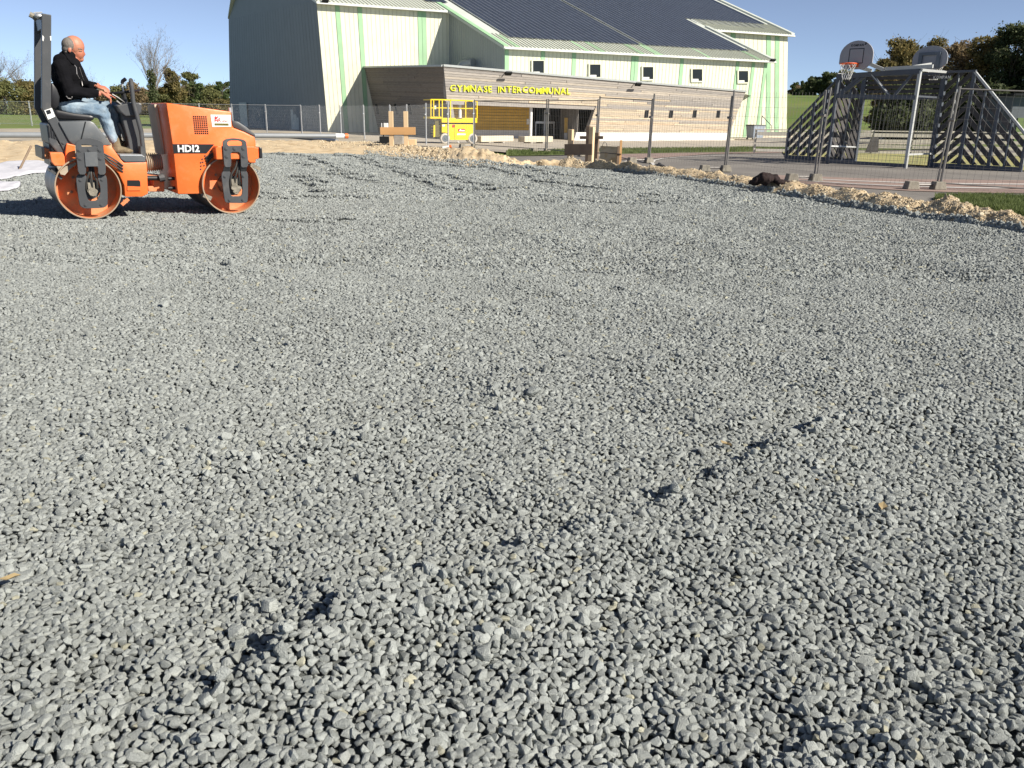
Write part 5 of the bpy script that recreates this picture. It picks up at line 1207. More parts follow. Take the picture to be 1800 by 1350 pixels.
# fleece and denim creases
vn = len(me.vertices); co = np.empty(vn*3); me.vertices.foreach_get('co', co); co = co.reshape(-1, 3); no = np.empty(vn*3); me.vertices.foreach_get('normal', no); no = no.reshape(-1, 3)
isf = np.zeros(vn); 
for pl_ in me.polygons:
    if mi_[pl_.index] in (J, D):
        for v in pl_.vertices: isf[v] = 1
cr_ = .004*np.sin(co[:, 2]*70+3*np.sin(co[:, 0]*14)+2*np.sin(co[:, 1]*17))*np.clip(np.sin(co[:, 2]*11+co[:, 0]*9+1)*1.5, 0, 1) + .003*np.sin(co[:, 2]*38+co[:, 0]*30)
co = co+no*(cr_*isf)[:, None]; mo = np.array(man.location); me.vertices.foreach_set('co', (co-mo).astype(np.float32).ravel()); me.update()
body = _link(bpy.data.objects.new('body', me), man)
from mathutils.bvhtree import BVHTree
bv = BVHTree.FromPolygons([tuple(c) for c in co], [tuple(p.vertices) for p in me.polygons])
def snap(x, y, out=.004):
    d = ray(*c1(x, y)); h = bv.ray_cast(Vector((0,0,CH)), Vector(d).normalized()); 
    return None if h[0] is None else h[0]+h[1]*out
m_zip = mat('zip_metal', (.35,.34,.34), .4, metal=.5, var=.1); m_eye = mat('eye_shadow', (.09,.04,.03), .6)
for nm, pts, r_ in (('zip', [(425,375),(440,385),(452,400),(455,440),(470,465),(485,480),(492,510)], .004), ('zip', [(470,400),(482,440),(500,480)], .003), ('collar', [(378,300),(388,325),(402,350),(422,372),(440,382)], .011), ('belt_clip', [(395,570),(405,582),(422,584),(427,574)], .006)):
    q = [snap(*p) for p in pts]; q = [v for v in q if v is not None]
    if len(q) > 1: b = MB(); b.tube(q, r_, 6); b.build(nm, m_fleece if nm == 'collar' else m_zip, man, smooth=True)
for pts, r_, m_ in (([(468,303),(478,306),(486,305)], .0045, m_eye), ([(463,290),(476,289),(488,294)], .005, m_hair), ([(476,346),(485,344),(490,345)], .003, m_eye)):
    q = [snap(*p, .0005) for p in pts]; q = [v for v in q if v is not None]
    if len(q) > 1: b = MB(); b.tube(q, r_, 6); b.build('brow' if m_ is m_hair else 'eye' if pts[0][1] < 310 else 'mouth', m_, man, smooth=True)
# ---------------------------------------------------------------- scissor lift
m_ly = mat('lift_yellow', (.80,.58,.01), .42, var=.05, col2=(.66,.46,.03), mixscale=3, mixlo=.6, mixhi=.8)
m_tyre = mat('pale_tyre', (.48,.44,.38), .8, var=.12); m_hub = mat('hub_grey', (.10,.12,.14), .6, var=.15)
LA_ = GT(777, 253.2); LD = np.r_[U, 0]; LW = np.r_[-N_, 0]
def LPt(cx, cy, w=0.0):
    a = LA_+LW*w; return PL(a, a+LD, 740+cx/13.5, 160+cy/13.5)
lift = thing('scissor_lift', 'yellow scissor lift with railed platform parked before the larch boarded entrance', 'scissor lift', tuple(LA_))
def lslab(nm, pts, w0, w1, m_, par, bevel=0.0, smooth=False):
    b = MB(); b.prism([LPt(x, y, w0) for x, y in pts], LW*(w1-w0)); return b.build(nm, m_, par, bevel=bevel, smooth=smooth)
lslab('chassis', [(497,790),(1215,795),(1262,810),(1262,1050),(1190,1050),(1125,1110),(1120,1160),(690,1160),(685,1090),(640,1010),(570,985),(497,985)], .0, 1.15, m_ly, lift, .015)
lslab('door_gap', [(803,800),(808,800),(808,1155),(803,1155)], -.012, -.002, m_dark, lift)
lslab('emblem', [(880,905),(905,895),(1030,895),(1055,915),(1050,955),(1025,970),(905,970),(880,950)], -.012, -.002, m_redp, lift)
lslab('emblem_print', [(915,920),(945,905),(960,925),(1035,925),(1035,955),(905,955)], -.02, -.0125, m_wht, lift)
lslab('lettering_strip', [(862,1005),(1062,1010),(1055,1045),(855,1045)], -.012, -.002, m_wht, lift)
lslab('warning_label', [(745,800),(800,800),(795,865),(740,865)], -.012, -.002, m_redp, lift); lslab('warning_label', [(505,800),(570,800),(565,840),(505,840)], -.012, -.002, m_wht, lift)
lslab('underframe', [(300,1000),(1290,1060),(1290,1120),(300,1100)], .25, .9, m_dark, lift)
lslab('scissor_stack', [(300,700),(1300,760),(1280,800),(300,790)], .2, .95, m_gp, lift)
lslab('end_frame', [(330,700),(497,700),(497,1100),(330,1090)], .15, 1.05, mat('lift_dark_end', (.10,.085,.03), .7, var=.2), lift)
for x0_ in (300, 385): lslab('ladder_stile', [(x0_,810),(x0_+38,810),(x0_+35,1080),(x0_,1100)], .1 if x0_ < 350 else .5, .16 if x0_ < 350 else .56, m_ly, lift)
for k in range(4): a = LPt(315, 850+k*65, .13); b_ = a+LW*.45; b = MB(); b.tube([a, b_], .018, 6); b.build('rung', m_ly, lift)
for cx, cy, w in ((578,1140,-.02),(1235,1140,-.02),(590,1140,1.0),(1180,1140,1.0)):
    p = LPt(cx, cy, w); g = T(p[0], p[1]); r_ = .28; p[2] = g+.03+r_
    wh = thing('wheel', None, None); wh.parent = lift
    b = MB(); b.tube([p, p+LW*.2], r_, 22); b.build('tyre', m_tyre, wh, bevel=.02, smooth=True)
    b = MB(); b.tube([p-LW*.012, p+LW*.1], r_*.66, 16); b.tube([p-LW*.03, p], r_*.2, 8); b.build('hub', m_hub, wh)
lslab('platform_deck', [(495,640),(1335,640),(1335,755),(495,748)], -.03, 1.2, m_ly, lift, .01)
lslab('platform_extension', [(218,610),(495,612),(495,655),(218,655)], .0, 1.15, m_ly, lift, .01)
lslab('deck_slot', [(825,640),(985,645),(985,662),(825,658)], -.042, -.032, m_gp, lift)
for w in (0.0, 1.15):
    b = MB()
    for x in (505, 700, 1060, 1330): b.bar(LPt(x, 640, w), LPt(x, 205 if x < 900 else 225, w), .05, .05, tuple(LW))
    b.build('guard_post', m_ly, lift)
    b = MB(); b.bar(LPt(490, 203, w), LPt(1335, 240, w), .05, .06); b.bar(LPt(490, 400, w), LPt(1335, 420, w), .045, .045); b.build('guard_rail', m_ly, lift)
    b = MB()
    for x in (235, 300, 430): b.bar(LPt(x, 615, w), LPt(x, 205, w), .05, .05, tuple(LW))
    b.bar(LPt(225, 203, w), LPt(490, 205, w), .05, .06); b.bar(LPt(225, 400, w), LPt(490, 400, w), .045, .045); b.build('guard_rail', m_ly, lift)
for x in (228, 1333):
    b = MB(); b.bar(LPt(x, 205 if x < 500 else 240, 0), LPt(x, 205 if x < 500 else 240, 0)+LW*1.15, .05, .05); b.bar(LPt(x, 400, 0), LPt(x, 400, 0)+LW*1.15, .045, .045); b.build('guard_rail', m_ly, lift)
lslab('control_box', [(1080,260),(1210,240),(1245,290),(1240,370),(1130,385),(1075,330)], .02, .35, m_blk, lift, .02)
lslab('socket_box', [(320,345),(370,345),(370,430),(325,430)], .3, .5, m_wht, lift)
b = MB(); b.tube([LPt(850,1165,.1), LPt(905,1235,.05)], .02, 6); b.build('strap', m_wht, lift)

# ---------------------------------------------------------------- sports pen: goal wall with chevron slats, backboards, rear slat fence
m_gd = mat('galvanised_shade', (.085,.095,.115), .55, metal=.2, var=.12, vscale=3); m_gl = mat('pale_galvanised', (.46,.47,.46), .5, metal=.15, var=.08)
m_slat = mat('grey_brown_slat', (.07,.065,.064), .85, var=.25, vscale=3, rand=.15); m_bb = mat('backboard_grey', (.31,.31,.335), .5, var=.05); m_bbf = mat('backboard_edge', (.12,.14,.17), .5)
m_hoop = mat('hoop_orange', (.75,.12,.03), .5, var=.06); m_net = mat('net_cord', (.62,.62,.60), .9, var=.1)
Zc = -.08
fl = np.array([10.0,27.96,Zc]); frp = np.array([11.62,25.96,Zc]); dvv = np.array([1.30,1.19,0]); bl = fl+dvv; br = frp+dvv
wdir = (br-bl)/np.linalg.norm(br-bl); wn3 = np.array([wdir[1], -wdir[0], 0.])
if wn3[1] > 0: wn3 = -wn3
goal = thing('sports_goal', 'tall galvanised goal wall with chevron slatted wings and basketball truss at the sports pen', 'goal', (float(bl[0]), float(bl[1]), Zc))
up3 = np.array([0,0,1.])
def gbar(a, b, w, h, m_, nm, par=goal, u=None): x = MB(); x.bar(a, b, w, h, tuple(u if u is not None else wn3)); return x.build(nm, m_, par)
HT = 2.80
for p in (fl, frp): gbar(p, p+up3*(HT-.04 if p is frp else 2.72), .085, .085, m_gl if p is frp else m_gd, 'post')
for p in (bl, br): gbar(p, p+up3*HT, .14, .12, m_gd, 'post')
gbar(fl+up3*.1, frp+up3*.1, .10, .10, m_gd, 'ground_beam'); gbar(fl+up3*2.08, frp+up3*2.02, .12, .10, m_gd, 'crossbar'); gbar(fl+up3*2.66, frp+up3*2.74, .14, .10, m_gd, 'top_beam')
gbar(fl+up3*2.70, bl+up3*2.76, .06, .12, m_gl, 'side_beam'); gbar(frp+up3*2.78, br+up3*2.80, .06, .13, m_gl, 'side_beam'); gbar(bl+up3*2.05, br+up3*2.05, .08, .10, m_gd, 'rear_beam'); gbar(bl+up3*2.76, br+up3*2.76, .08, .08, m_gd, 'rear_beam')
gbar(fl+up3*.55, bl+up3*.5, .05, .10, m_gl, 'side_rail'); gbar(frp+up3*.42, br+up3*.42, .05, .10, m_gl, 'side_rail'); gbar(fl+up3*2.08, bl+up3*2.08, .05, .08, m_gd, 'side_beam'); gbar(frp+up3*2.06, br+up3*2.06, .05, .08, m_gd, 'side_beam')
for a, b_, z0_, z1_ in ((.03,.30,2.12,2.66),(.36,.06,2.66,2.1),(.42,.68,2.70,2.08),(.93,.74,2.70,2.08)): gbar(lerp(fl, frp, a)+up3*z0_, lerp(fl, frp, b_)+up3*z1_, .07, .07, m_gd, 'truss_diagonal')
gbar(lerp(fl,frp,.44)+up3*2.68+wn3*.06, lerp(fl,frp,.68)+up3*2.12+wn3*.06, .02, .03, m_gl, 'truss_edge')
for k in range(5): gbar(bl+up3*(2.12+k*.135), br+up3*(2.12+k*.135), .03, .10, m_slat, 'slat', u=up3)
def clip(poly, f):
    out = []
    for i in range(len(poly)):
        a, b = poly[i], poly[(i+1) % len(poly)]; fa, fb = f(a), f(b)
        if fa >= 0: out.append(a)
        if fa*fb < 0: t = fa/(fa-fb); out.append((a[0]+(b[0]-a[0])*t, a[1]+(b[1]-a[1])*t))
    return out
def slat_bay(O_, dr, ta, tb, ztop, slope, z0=.16, pitch=.31, vw=.19, off=0.0, par=goal, nrm=wn3):
    zt_a, zt_b = ztop(ta), ztop(tb); zz = z0-abs(tb-ta)-.3+off
    while zz < max(zt_a, zt_b)+abs(tb-ta):
        c0 = zz if slope > 0 else zz+(tb-ta); c1_ = c0+slope*(tb-ta)
        poly = [(ta, c0), (tb, c1_), (tb, c1_+vw), (ta, c0+vw)]
        poly = clip(poly, lambda q: q[1]-z0)
        if len(poly) > 2: poly = clip(poly, lambda q: (zt_a+(zt_b-zt_a)*(q[0]-ta)/(tb-ta)-.03)-q[1])
        if len(poly) > 2:
            ar = abs(sum(poly[i][0]*poly[(i+1) % len(poly)][1]-poly[(i+1) % len(poly)][0]*poly[i][1] for i in range(len(poly))))/2
            if ar > .004:
                b = MB(); b.prism([O_+dr*q[0]+up3*q[1]+nrm*.02 for q in poly], nrm*-.035); b.build('slat', m_slat, par)
        zz += pitch
ztr = lambda t: HT if t <= .85 else HT+(1.0-HT)*(t-.85)/(2.62-.85)
slat_bay(br, wdir, .08, .85, ztr, 1, off=.05); slat_bay(br, wdir, .88, 1.70, ztr, -1); slat_bay(br, wdir, 1.73, 2.60, ztr, -1, off=.12)
slat_bay(bl, -wdir, .08, .85, ztr, 1, off=.08); slat_bay(bl, -wdir, .88, 1.70, ztr, -1, off=.05); slat_bay(bl, -wdir, 1.73, 2.60, ztr, -1, off=.16)
sd_dir = (bl-fl)/np.linalg.norm(bl-fl); LS = np.linalg.norm(bl-fl); sn_ = np.array([sd_dir[1], -sd_dir[0], 0])
slat_bay(fl, sd_dir, .06, LS*.5, lambda t: 2.05, -1, par=goal, nrm=sn_); slat_bay(fl, sd_dir, LS*.5+.02, LS-.07, lambda t: 2.05, -1, off=.1, par=goal, nrm=sn_)
gbar(fl+sd_dir*LS*.5, fl+sd_dir*LS*.5+up3*2.05, .05, .05, m_gd, 'mullion')
for O_, dr in ((br, wdir), (bl, -wdir)):
    for t, w_ in ((.42,.045),(.865,.10),(1.27,.045),(1.715,.09),(2.15,.045),(2.62,.09)):
        z_ = ztr(t); gbar(O_+dr*t, O_+dr*t+up3*z_, w_, .07, m_gd, 'mullion')
        if w_ < .05 or True: gbar(O_+dr*(t+.5*w_+.004)+wn3*.03+up3*.2, O_+dr*(t+.5*w_+.004)+wn3*.03+up3*(z_-.1), .008, .02, m_gl, 'bracket_strip')
    gbar(O_+up3*.08, O_+dr*2.62+up3*.08, .08, .14, m_gd, 'base_rail', u=up3)
    gbar(O_+up3*HT, O_+dr*.9+up3*HT, .08, .07, m_gd, 'top_rail', u=up3)
    gbar(O_+dr*.85+up3*HT, O_+dr*2.64+up3*1.0, .08, .06, m_gl if dr is wdir else m_gd, 'sloping_rail', u=up3)
# goal net of thin cords
nt_ = MB()
for k in range(20):
    a = bl+(br-bl)*(k+.5)/20; nt_.bar(a+up3*.1-wn3*.02, a+up3*2.0-wn3*.02, .006, .006)
    if k < 14: nt_.bar(bl+up3*(.15+k*.14), br+up3*(.15+k*.14), .006, .006)
for k in range(10):
    a = frp+(br-frp)*(k+.5)/10; nt_.bar(a+up3*.1, a+up3*2.0, .006, .006)
nt_.build('goal_net', mat('net_dark', (.12,.12,.12), .9), goal)
# arms carrying the boards
for a, b_ in (((1513,119),(1532,124.5)),((1527,111.5),(1554,123)),((1556,121),(1640,116.5)),((1606,118),(1637,113))):
    p, q = PL(fl, frp, *a), PL(bl if a[0] > 1600 else fl, br if a[0] > 1600 else frp, *b_); gbar(p, q, .06, .10, m_gl, 'board_arm', u=up3)
# writing on the top slat
A_p = PL(bl, br, 1642, 138.5)
def wtext(s, size, A, du, dvu, m_, parent, nrm, bold=0.0, ext=.002, out=.01):
    x = 0; o3 = offs(parent)
    for ch in s:
        if ch == ' ': x += size*.35; continue
        me, _w = text_mesh(ch, size, ext, bold); xs_ = [v.co.x for v in me.vertices]; x0 = min(xs_); x1 = max(xs_)
        for v in me.vertices:
            p = A+du*(v.co.x-x0+x)+dvu*v.co.y+nrm*(v.co.z+out); v.co = (p[0]-o3.x, p[1]-o3.y, p[2]-o3.z)
        me.materials.clear(); me.materials.append(m_); _link(bpy.data.objects.new('letter', me), parent); x += (x1-x0)+size*.1
wtext('KOMPAN', .11, A_p, wdir, up3, m_wht, goal, wn3, .004, out=.06)
# backboards
def board(cpx, ytop, ybot, A, B, label, side_):
    c_t = PL(A, B, cpx, ytop); c_b = PL(A, B, cpx, ybot); h = c_t[2]-c_b[2]; w_ = 1.08; base = c_b
    r = thing('backboard', label, 'basketball backboard', tuple(base), 0, 'basketball backboards')
    pts = [(-.30*w_, 0), (.30*w_, 0), (.5*w_, .22*h), (.5*w_, .48*h)] + [(.5*w_*math.cos(t), .48*h+.52*h*math.sin(t)) for t in np.linspace(.15, math.pi-.15, 13)] + [(-.5*w_, .48*h), (-.5*w_, .22*h)]
    P3 = lambda x, z, o: base+wdir*x+up3*z+wn3*o
    b = MB(); b.prism([P3(x, z, .02) for x, z in pts], -wn3*.035); b.build('board', m_bb, r)
    f = .021 if side_ > 0 else -.021
    sq = [(-.20,.16*h,.20,.19*h), (-.20,.70*h,.20,.73*h), (-.20,.19*h,-.18,.70*h), (.18,.19*h,.20,.70*h)]
    if side_ > 0:
        for x0, z0, x1, z1 in ((-.24,.20*h,.24,.23*h),(-.24,.70*h,.24,.73*h),(-.24,.23*h,-.215,.70*h),(.215,.23*h,.24,.70*h)): b = MB(); b.prism([P3(x0,z0,.0205), P3(x1,z0,.0205), P3(x1,z1,.0205), P3(x0,z1,.0205)], wn3*.002); b.build('target_line', m_blk, r)
        wtext('KOMPAN', .085, P3(-.20, .80*h, 0), wdir, up3, m_blk, r, wn3, .003, .001, .024)
        b = MB(); b.prism([P3(x, z, .0205) for x, z in ((.22,.84*h),(.25,.89*h),(.22,.92*h),(.27,.91*h),(.30,.95*h),(.29,.90*h),(.34,.88*h),(.28,.87*h),(.27,.83*h))], wn3*.002); b.build('printed_star', m_blk, r)
    else:
        for x0, z0, x1, z1 in ((-.33,.60*h,.33,.72*h),(-.33,.05*h,-.22,.60*h),(.22,.05*h,.33,.60*h)): b = MB(); b.prism([P3(x0,z0,.0205), P3(x1,z0,.0205), P3(x1,z1,.0205), P3(x0,z1,.0205)], wn3*.06); b.build('rear_frame', m_bbf, r)
    s = side_; rim_r = .23; rc = P3(0, .18*h, s*.12+ s*rim_r+ s*.05)
    b = MB(); ring = [rc+wdir*math.cos(t)*rim_r+wn3*math.sin(t)*rim_r for t in np.linspace(0, 2*math.pi, 25)]; b.tube(ring, .018, 6, cap=False); b.prism([P3(-.12,.08*h,s*.022), P3(.12,.08*h,s*.022), P3(.12,.22*h,s*.022), P3(-.12,.22*h,s*.022)], wn3*s*.10); b.build('hoop', m_hoop, r)
    b = MB(); K = 12
    for k in range(K):
        for sg in (1, -1):
            pp = []
            for j in range(6):
                t = 2*math.pi*(k+sg*j*.5)/K; rr = rim_r*(1-.11*j); pp.append(rc+wdir*math.cos(t)*rr+wn3*math.sin(t)*rr-up3*.09*j)
            for a, c in zip(pp[:-1], pp[1:]): b.bar(a, c, .010, .010)
    b.build('net', m_net, r)
fo = wn3*.35
board(1502.5, 71.5, 122, fl+fo, frp+fo, 'grey half round backboard with black target square, orange hoop facing the court', 1)
board(1632, 80.5, 122, bl-wn3*.1, br-wn3*.1, 'grey half round backboard seen from behind over the right goal post', -1)
# floor of the pen and rear slat fence
pa = bl-wdir*2.6; pb = br+wdir*2.6
q = [pa, pb, np.array([27,33,0.]), np.array([12.5,41,0.])]; nX = 24; vs = []
for i in range(nX+1):
    for j in range(nX+1): s_, t_ = i/nX, j/nX; p = bil(q[3], q[2], q[1], q[0], s_, t_); vs.append((p[0], p[1], float(T(p[0], p[1]))+.06))
i = np.arange(nX)[:, None]*(nX+1)+np.arange(nX)[None, :]
np_mesh('pen_floor', np.array(vs), np.stack([i, i+1, i+nX+2, i+nX+1], -1).reshape(-1, 4)[:, ::-1], m_sand, 'structure', True)
m_rs = mat('pale_rail_wood', (.50,.47,.41), .85, var=.15, vscale=2, rand=.1)
def slat_fence(A, B, n, label, h=1.0):
    A, B = np.array(A, float), np.array(B, float)
    for p in (A, B): p[2] = T(p[0], p[1])+.05
    r = thing('slat_fence', label, 'fence', tuple((A+B)/2), 0, 'low slatted sides of the sports pen')
    for k in range(n+1):
        p = lerp(A, B, k/n); b = MB(); b.bar(p, p+up3*h, .08, .08); b.build('post', m_rs, r)
    for k in range(n):
        for z0, z1 in ((.06,.17),(.27,.40),(.50,.63),(.73,.88),(.94,.99)):
            a, c = lerp(A, B, (k+.03)/n), lerp(A, B, (k+.97)/n); b = MB(); b.bar(a+up3*(z0+z1)/2*h+[0,-.06,0], c+up3*(z0+z1)/2*h+[0,-.06,0], (z1-z0)*h, .03, (0,1,0)); b.build('slat', m_rs, r)
slat_fence((10.4,38.2,0), (24.5,35.6,0), 9, 'low pale slatted fence along the back of the sports pen behind the goal')
r = thing('opening_panel', 'dark flat panel standing in for a shadowed opening in the pale pen fence', 'panel', tuple(GT(1533, 269))); g = np.array(r.location); b = MB()  # dark sheet added where the fence shows only a shadowy gap
b.prism([P(1521,268,36.4), P(1544,268,36.4), P(1545,241,36.4), P(1533,241,36.4)], (0,.05,0)); b.build('board', m_slat, r)
# grey shed at the right edge
sA = P(1772, 230, 50); zg = float(T(sA[0], sA[1]))-.1
shed = thing('shed', 'grey garden shed with flat dark roof cut off by the right edge', 'shed', (float(sA[0]), 50, zg)); zt_ = P(1772, 168, 50)[2]
b = MB(); b.box((sA[0]+2.6, 51.5, (zg+zt_)/2), (5.2, 3, zt_-zg)); b.build('wall', mat('shed_grey', (.10,.115,.13), .7, var=.15), shed)
b = MB(); b.box((sA[0]+2.6, 51.4, zt_+.06), (5.6, 3.6, .12)); b.build('roof', m_dark, shed)
b = MB(); b.box((sA[0]+1.6, 49.96, zg+.75), (2.4, .06, 1.5)); b.build('green_panel', mat('shed_green', (.14,.20,.07), .7), shed)

# ---------------------------------------------------------------- construction fence
m_galv = mat('galvanised_tube', (.20,.19,.18), .5, metal=.4, var=.12, vscale=8); m_galv_sun = mat('sunlit_galvanised_tube', (.50,.51,.51), .45, metal=.25, var=.1, vscale=8); m_foot = mat('fence_foot_concrete', (.24,.22,.18), .95, var=.2, vscale=10, bump=.5, bscale=30)  # the brighter tube is the same steel with sunlight put in its colour
def panel_proto():
    r = thing('mesh_fence', 'x', 'mesh fence', (0,0,0)); 
    for x in (.03, 3.42): b = MB(); b.tube([(x,0,.02),(x,0,2.03)], .024, 7); b.build('post', m_galv, r, world=False)
    for z in (.16, 1.98): b = MB(); b.tube([(.03,0,z),(3.42,0,z)], .017, 6); b.build('rail', m_galv, r, world=False)
    b = MB()
    for k in range(29): x = .03+3.39*(k+.5)/29; b.bar((x,0,.16), (x,0,1.98), .0032, .0032, (0,1,0))
    for k in range(8): z = .16+1.82*(k+.5)/8; b.bar((.03,.004,z), (3.42,.004,z), .0035, .0035)
    b.build('wire_mesh', m_galv, r, world=False)
    b = MB(); b.tube([(3.40,-.04,1.5),(3.55,-.04,1.5)], .035, 6); b.build('clamp', m_galv, r, world=False)
    return r
FP = [(2040,342,16.6,0),(1648,333,17.7,3.6),(1433,318,19.6,1.0),(1275,303,22.6,.8),(1140,287,26.6,2.5),(1048,277,30.6,1.2),(961,267,34.4,0),(833,259.5,38.3,0),(687,242,51.5,-.5),(531,231,65,-.3),(354,229,69,0),(178,226,72,0),(0,224,76,0),(-180,222,80,0)]
LFT = {491:'before the right half of the shaded gymnasium side wall',431:'before the left half of the shaded gymnasium side wall',373:'behind the front of the orange engine hood',314:'behind the middle of the orange engine hood',254:'behind the steering column of the roller',196:'behind the hands and knees of the operator',137:'behind the seat of the roller',76:'behind the roll bar of the roller',17:'at the left edge behind the wooden stick',-42:'just outside the left edge of the photo',-103:'second outside the left edge of the photo',-162:'farthest outside the left edge of the photo'}
W3_ = []
proj_x = lambda x, y: 900+F*(x/(y*_cp+1.5*_sp*0+.3))
for px, py, Y, tilt in FP:
    p = P(px, py, Y); W3_.append((p[0], Y, float(T(p[0], Y)), tilt))
names = {0:'wire fence panel at the right edge before the sports pen', 1:'wire fence panel between the two rightmost leaning double posts', 2:'wire fence panel in front of the left goal wing', 3:'wire fence panel crossing the right half of the larch boarded wall',
         4:'wire fence panel in front of the small square windows, left of them a leaning post', 5:'wire fence panel right of the glass entrance doors', 6:'wire fence panel just right of the yellow scissor lift'}
fp0 = panel_proto(); used_p = False; grp = 'wire mesh construction fence panels'
for i in range(len(W3_)-1):
    B_, A_ = W3_[i], W3_[i+1]; L_ = math.hypot(B_[0]-A_[0], B_[1]-A_[1]); n = max(1, round(L_/3.6))
    for k in range(n):
        t0, t1 = k/n, (k+1)/n; a = [A_[j]+(B_[j]-A_[j])*t0 for j in range(4)]; c = [A_[j]+(B_[j]-A_[j])*t1 for j in range(4)]
        o = copy_tree(fp0)
        if i >= 7:
            for ch in o.children: ch.data = ch.data.copy(); ch.data.materials[0] = m_galv_sun
        if i in (1, 2, 3, 7, 8):
            for ch in list(o.children):
                if ch.name.startswith('rail'): bpy.data.objects.remove(ch)
        o.location = a[:3]; an = math.atan2(c[1]-a[1], c[0]-a[0]); o.rotation_euler = (math.radians(0), -math.atan2(c[2]-a[2], L_/n)+math.radians(a[3]), an) if False else (0, math.radians((a[3]+c[3])/2), an)
        o.scale = ((L_/n)/3.47, 1, 1)
        lab = names.get(i, 'wire fence panel of the long run between the yellow lift and the wooden stakes' if i == 7 else 'wire fence panel before the lit part of the cream wall' if i == 8 else 'wire fence panel in front of the shaded gymnasium side wall' if i == 9 else 'wire fence panel along the left field behind the roller')
        if i in (1,2,3,4,5) and n > 1: lab += ', its %s part' % ('left' if k == 0 else 'right' if k == n-1 else 'middle')
        o_n = ['nearest', 'second', 'third', 'fourth', 'fifth', 'sixth'][n-1-k] if i < 9 else ''
        if i == 7: lab = '%s wire fence panel to the left of the yellow lift, before the timber stakes' % ('first' if k == n-1 else o_n)
        if i == 8: lab = '%s wire fence panel left of the timber stakes, before the sunlit cream wall' % ('first' if k == n-1 else o_n)
        if i >= 9:
            pxm = int(proj_x((a[0]+c[0])/2, (a[1]+c[1])/2)); lab = 'wire fence panel ' + LFT[min(LFT, key=lambda q: abs(q-pxm))]
        o['label'] = lab; o['group'] = grp
for ch in list(fp0.children): bpy.data.objects.remove(ch)
bpy.data.objects.remove(fp0)
# concrete feet
def foot(p, label, ang, s=1.0):
    r = thing('ballast_block', label, 'ballast block', (p[0], p[1], float(T(p[0], p[1]))+.03), ang, 'concrete feet of the construction fence')
    for sx in (0, -.56): b = MB(); b.hexa([(sx-.13,-.12,0),(sx+.13,-.12,0),(sx+.13,.12,0),(sx-.13,.12,0),(sx-.10,-.10,.16),(sx+.10,-.10,.16),(sx+.10,.10,.16),(sx-.10,.10,.16)]); b.build('block', m_foot, r, world=False, bevel=.012)
    b = MB(); b.tube([(-.56,0,.09),(0,0,.09)], .025, 6); b.build('bar', m_galv, r, world=False)
foot(W3_[1], 'pair of concrete blocks under the rightmost leaning double post', .05); foot(W3_[2], 'pair of concrete blocks under the fence post before the left goal wing', .1); foot(W3_[3], 'concrete blocks under the fence post beside the heap of dark cloth', .1)
foot(W3_[4], 'concrete blocks under the fence post near the curved white line', .3); foot(W3_[5], 'concrete blocks under the fence post behind the pale concrete slab', .4); foot(W3_[6], 'concrete blocks under the fence post before the glass doors', .5); foot(W3_[7], 'concrete blocks under the fence post at the yellow lift', .5)

# ---------------------------------------------------------------- batter boards, pipes, slabs, heaps
m_tim = mat('new_timber', (.62,.46,.28), .8, var=.1, vscale=3, stretch=(1,1,.3), rand=.08); m_timd = mat('weathered_timber', (.20,.145,.10), .85, var=.2, vscale=4, rand=.1); m_plk = mat('orange_plank', (.52,.30,.13), .75, var=.12, vscale=4, stretch=(.3,1,1))
def tz(x, y): return float(T(x, y))
def batter(px0, px1, ytop, ybase, Y, ang, label, bpx, by0, by1, ms, mb_, sw=.11, extra=None, nm='batter_board'):
    c = P((px0+px1)/2, ybase, Y); r = thing(nm, label, 'batter board', tuple(c), 0, 'timber batter boards at the edge of the dig')
    dx = np.array([math.cos(ang), math.sin(ang), 0]); dy = np.array([-dx[1], dx[0], 0]); A, B = c, c+dx
    for px, yt in ((px0, ytop[0]), (px1, ytop[1])):
        p = PL(A, B, px, ybase); t = PL(A, B, px, yt); p = np.array([t[0], t[1], c[2]-.35]); t[2] = t[2]
        b = MB(); R3 = Matrix.Rotation(ang, 3, 'Z'); b.box(((p[0]), p[1], (p[2]+t[2])/2), (sw, sw, t[2]-p[2]), R3); b.build('stake', ms, r, bevel=.006)
    a = PL(A, B, bpx[0], (by0+by1)/2); d = PL(A, B, bpx[1], (by0+by1)/2); h = PL(A, B, bpx[0], by0)[2]-PL(A, B, bpx[0], by1)[2]
    b = MB(); b.bar(a-dy*(sw/2+.02), d-dy*(sw/2+.02), h, .035, tuple(dy)); b.build('board', mb_, r, bevel=.004)
    return r
batter(687, 713, (195.5,195.5), 252, 31, .0, 'pair of new timber stakes with an orange plank nailed across, left of the yellow lift', (669,731), 223.5, 236.8, m_tim, m_plk, .15)
batter(1004, 1041, (227.5,223), 282, 23.5, -.55, 'pair of stakes with a dark weathered board, right of the glass doors', (995,1043.5), 253, 272, m_tim, m_timd, .12)
batter(1035, 1050, (221.5,233), 276, 25.0, -.45, 'narrow pair of stakes with a thin dark cross board behind the weathered board', (1021,1062), 239, 244.5, m_timd, m_timd, .11)
c = P(1070, 287, 24.3); r = thing('concrete_slab', 'pale stained slab leaning upright between two short posts near the stakes', 'slab', tuple(c))
b = MB(); z0_ = c[2]-.15; a, d = P(1054, 287, 24.4), P(1087, 287, 24.0); zt_ = P(1070, 257, 24.2)[2]; b.prism([(a[0],a[1],z0_),(d[0],d[1],z0_),(d[0],d[1]+.03,zt_),(a[0],a[1]+.03,zt_)], (0.02,.07,0)); b.build('slab', mat('stained_slab', (.52,.46,.33), .9, var=.12, vscale=3, col2=(.42,.32,.18), mixscale=4, bump=.3), r, bevel=.006)
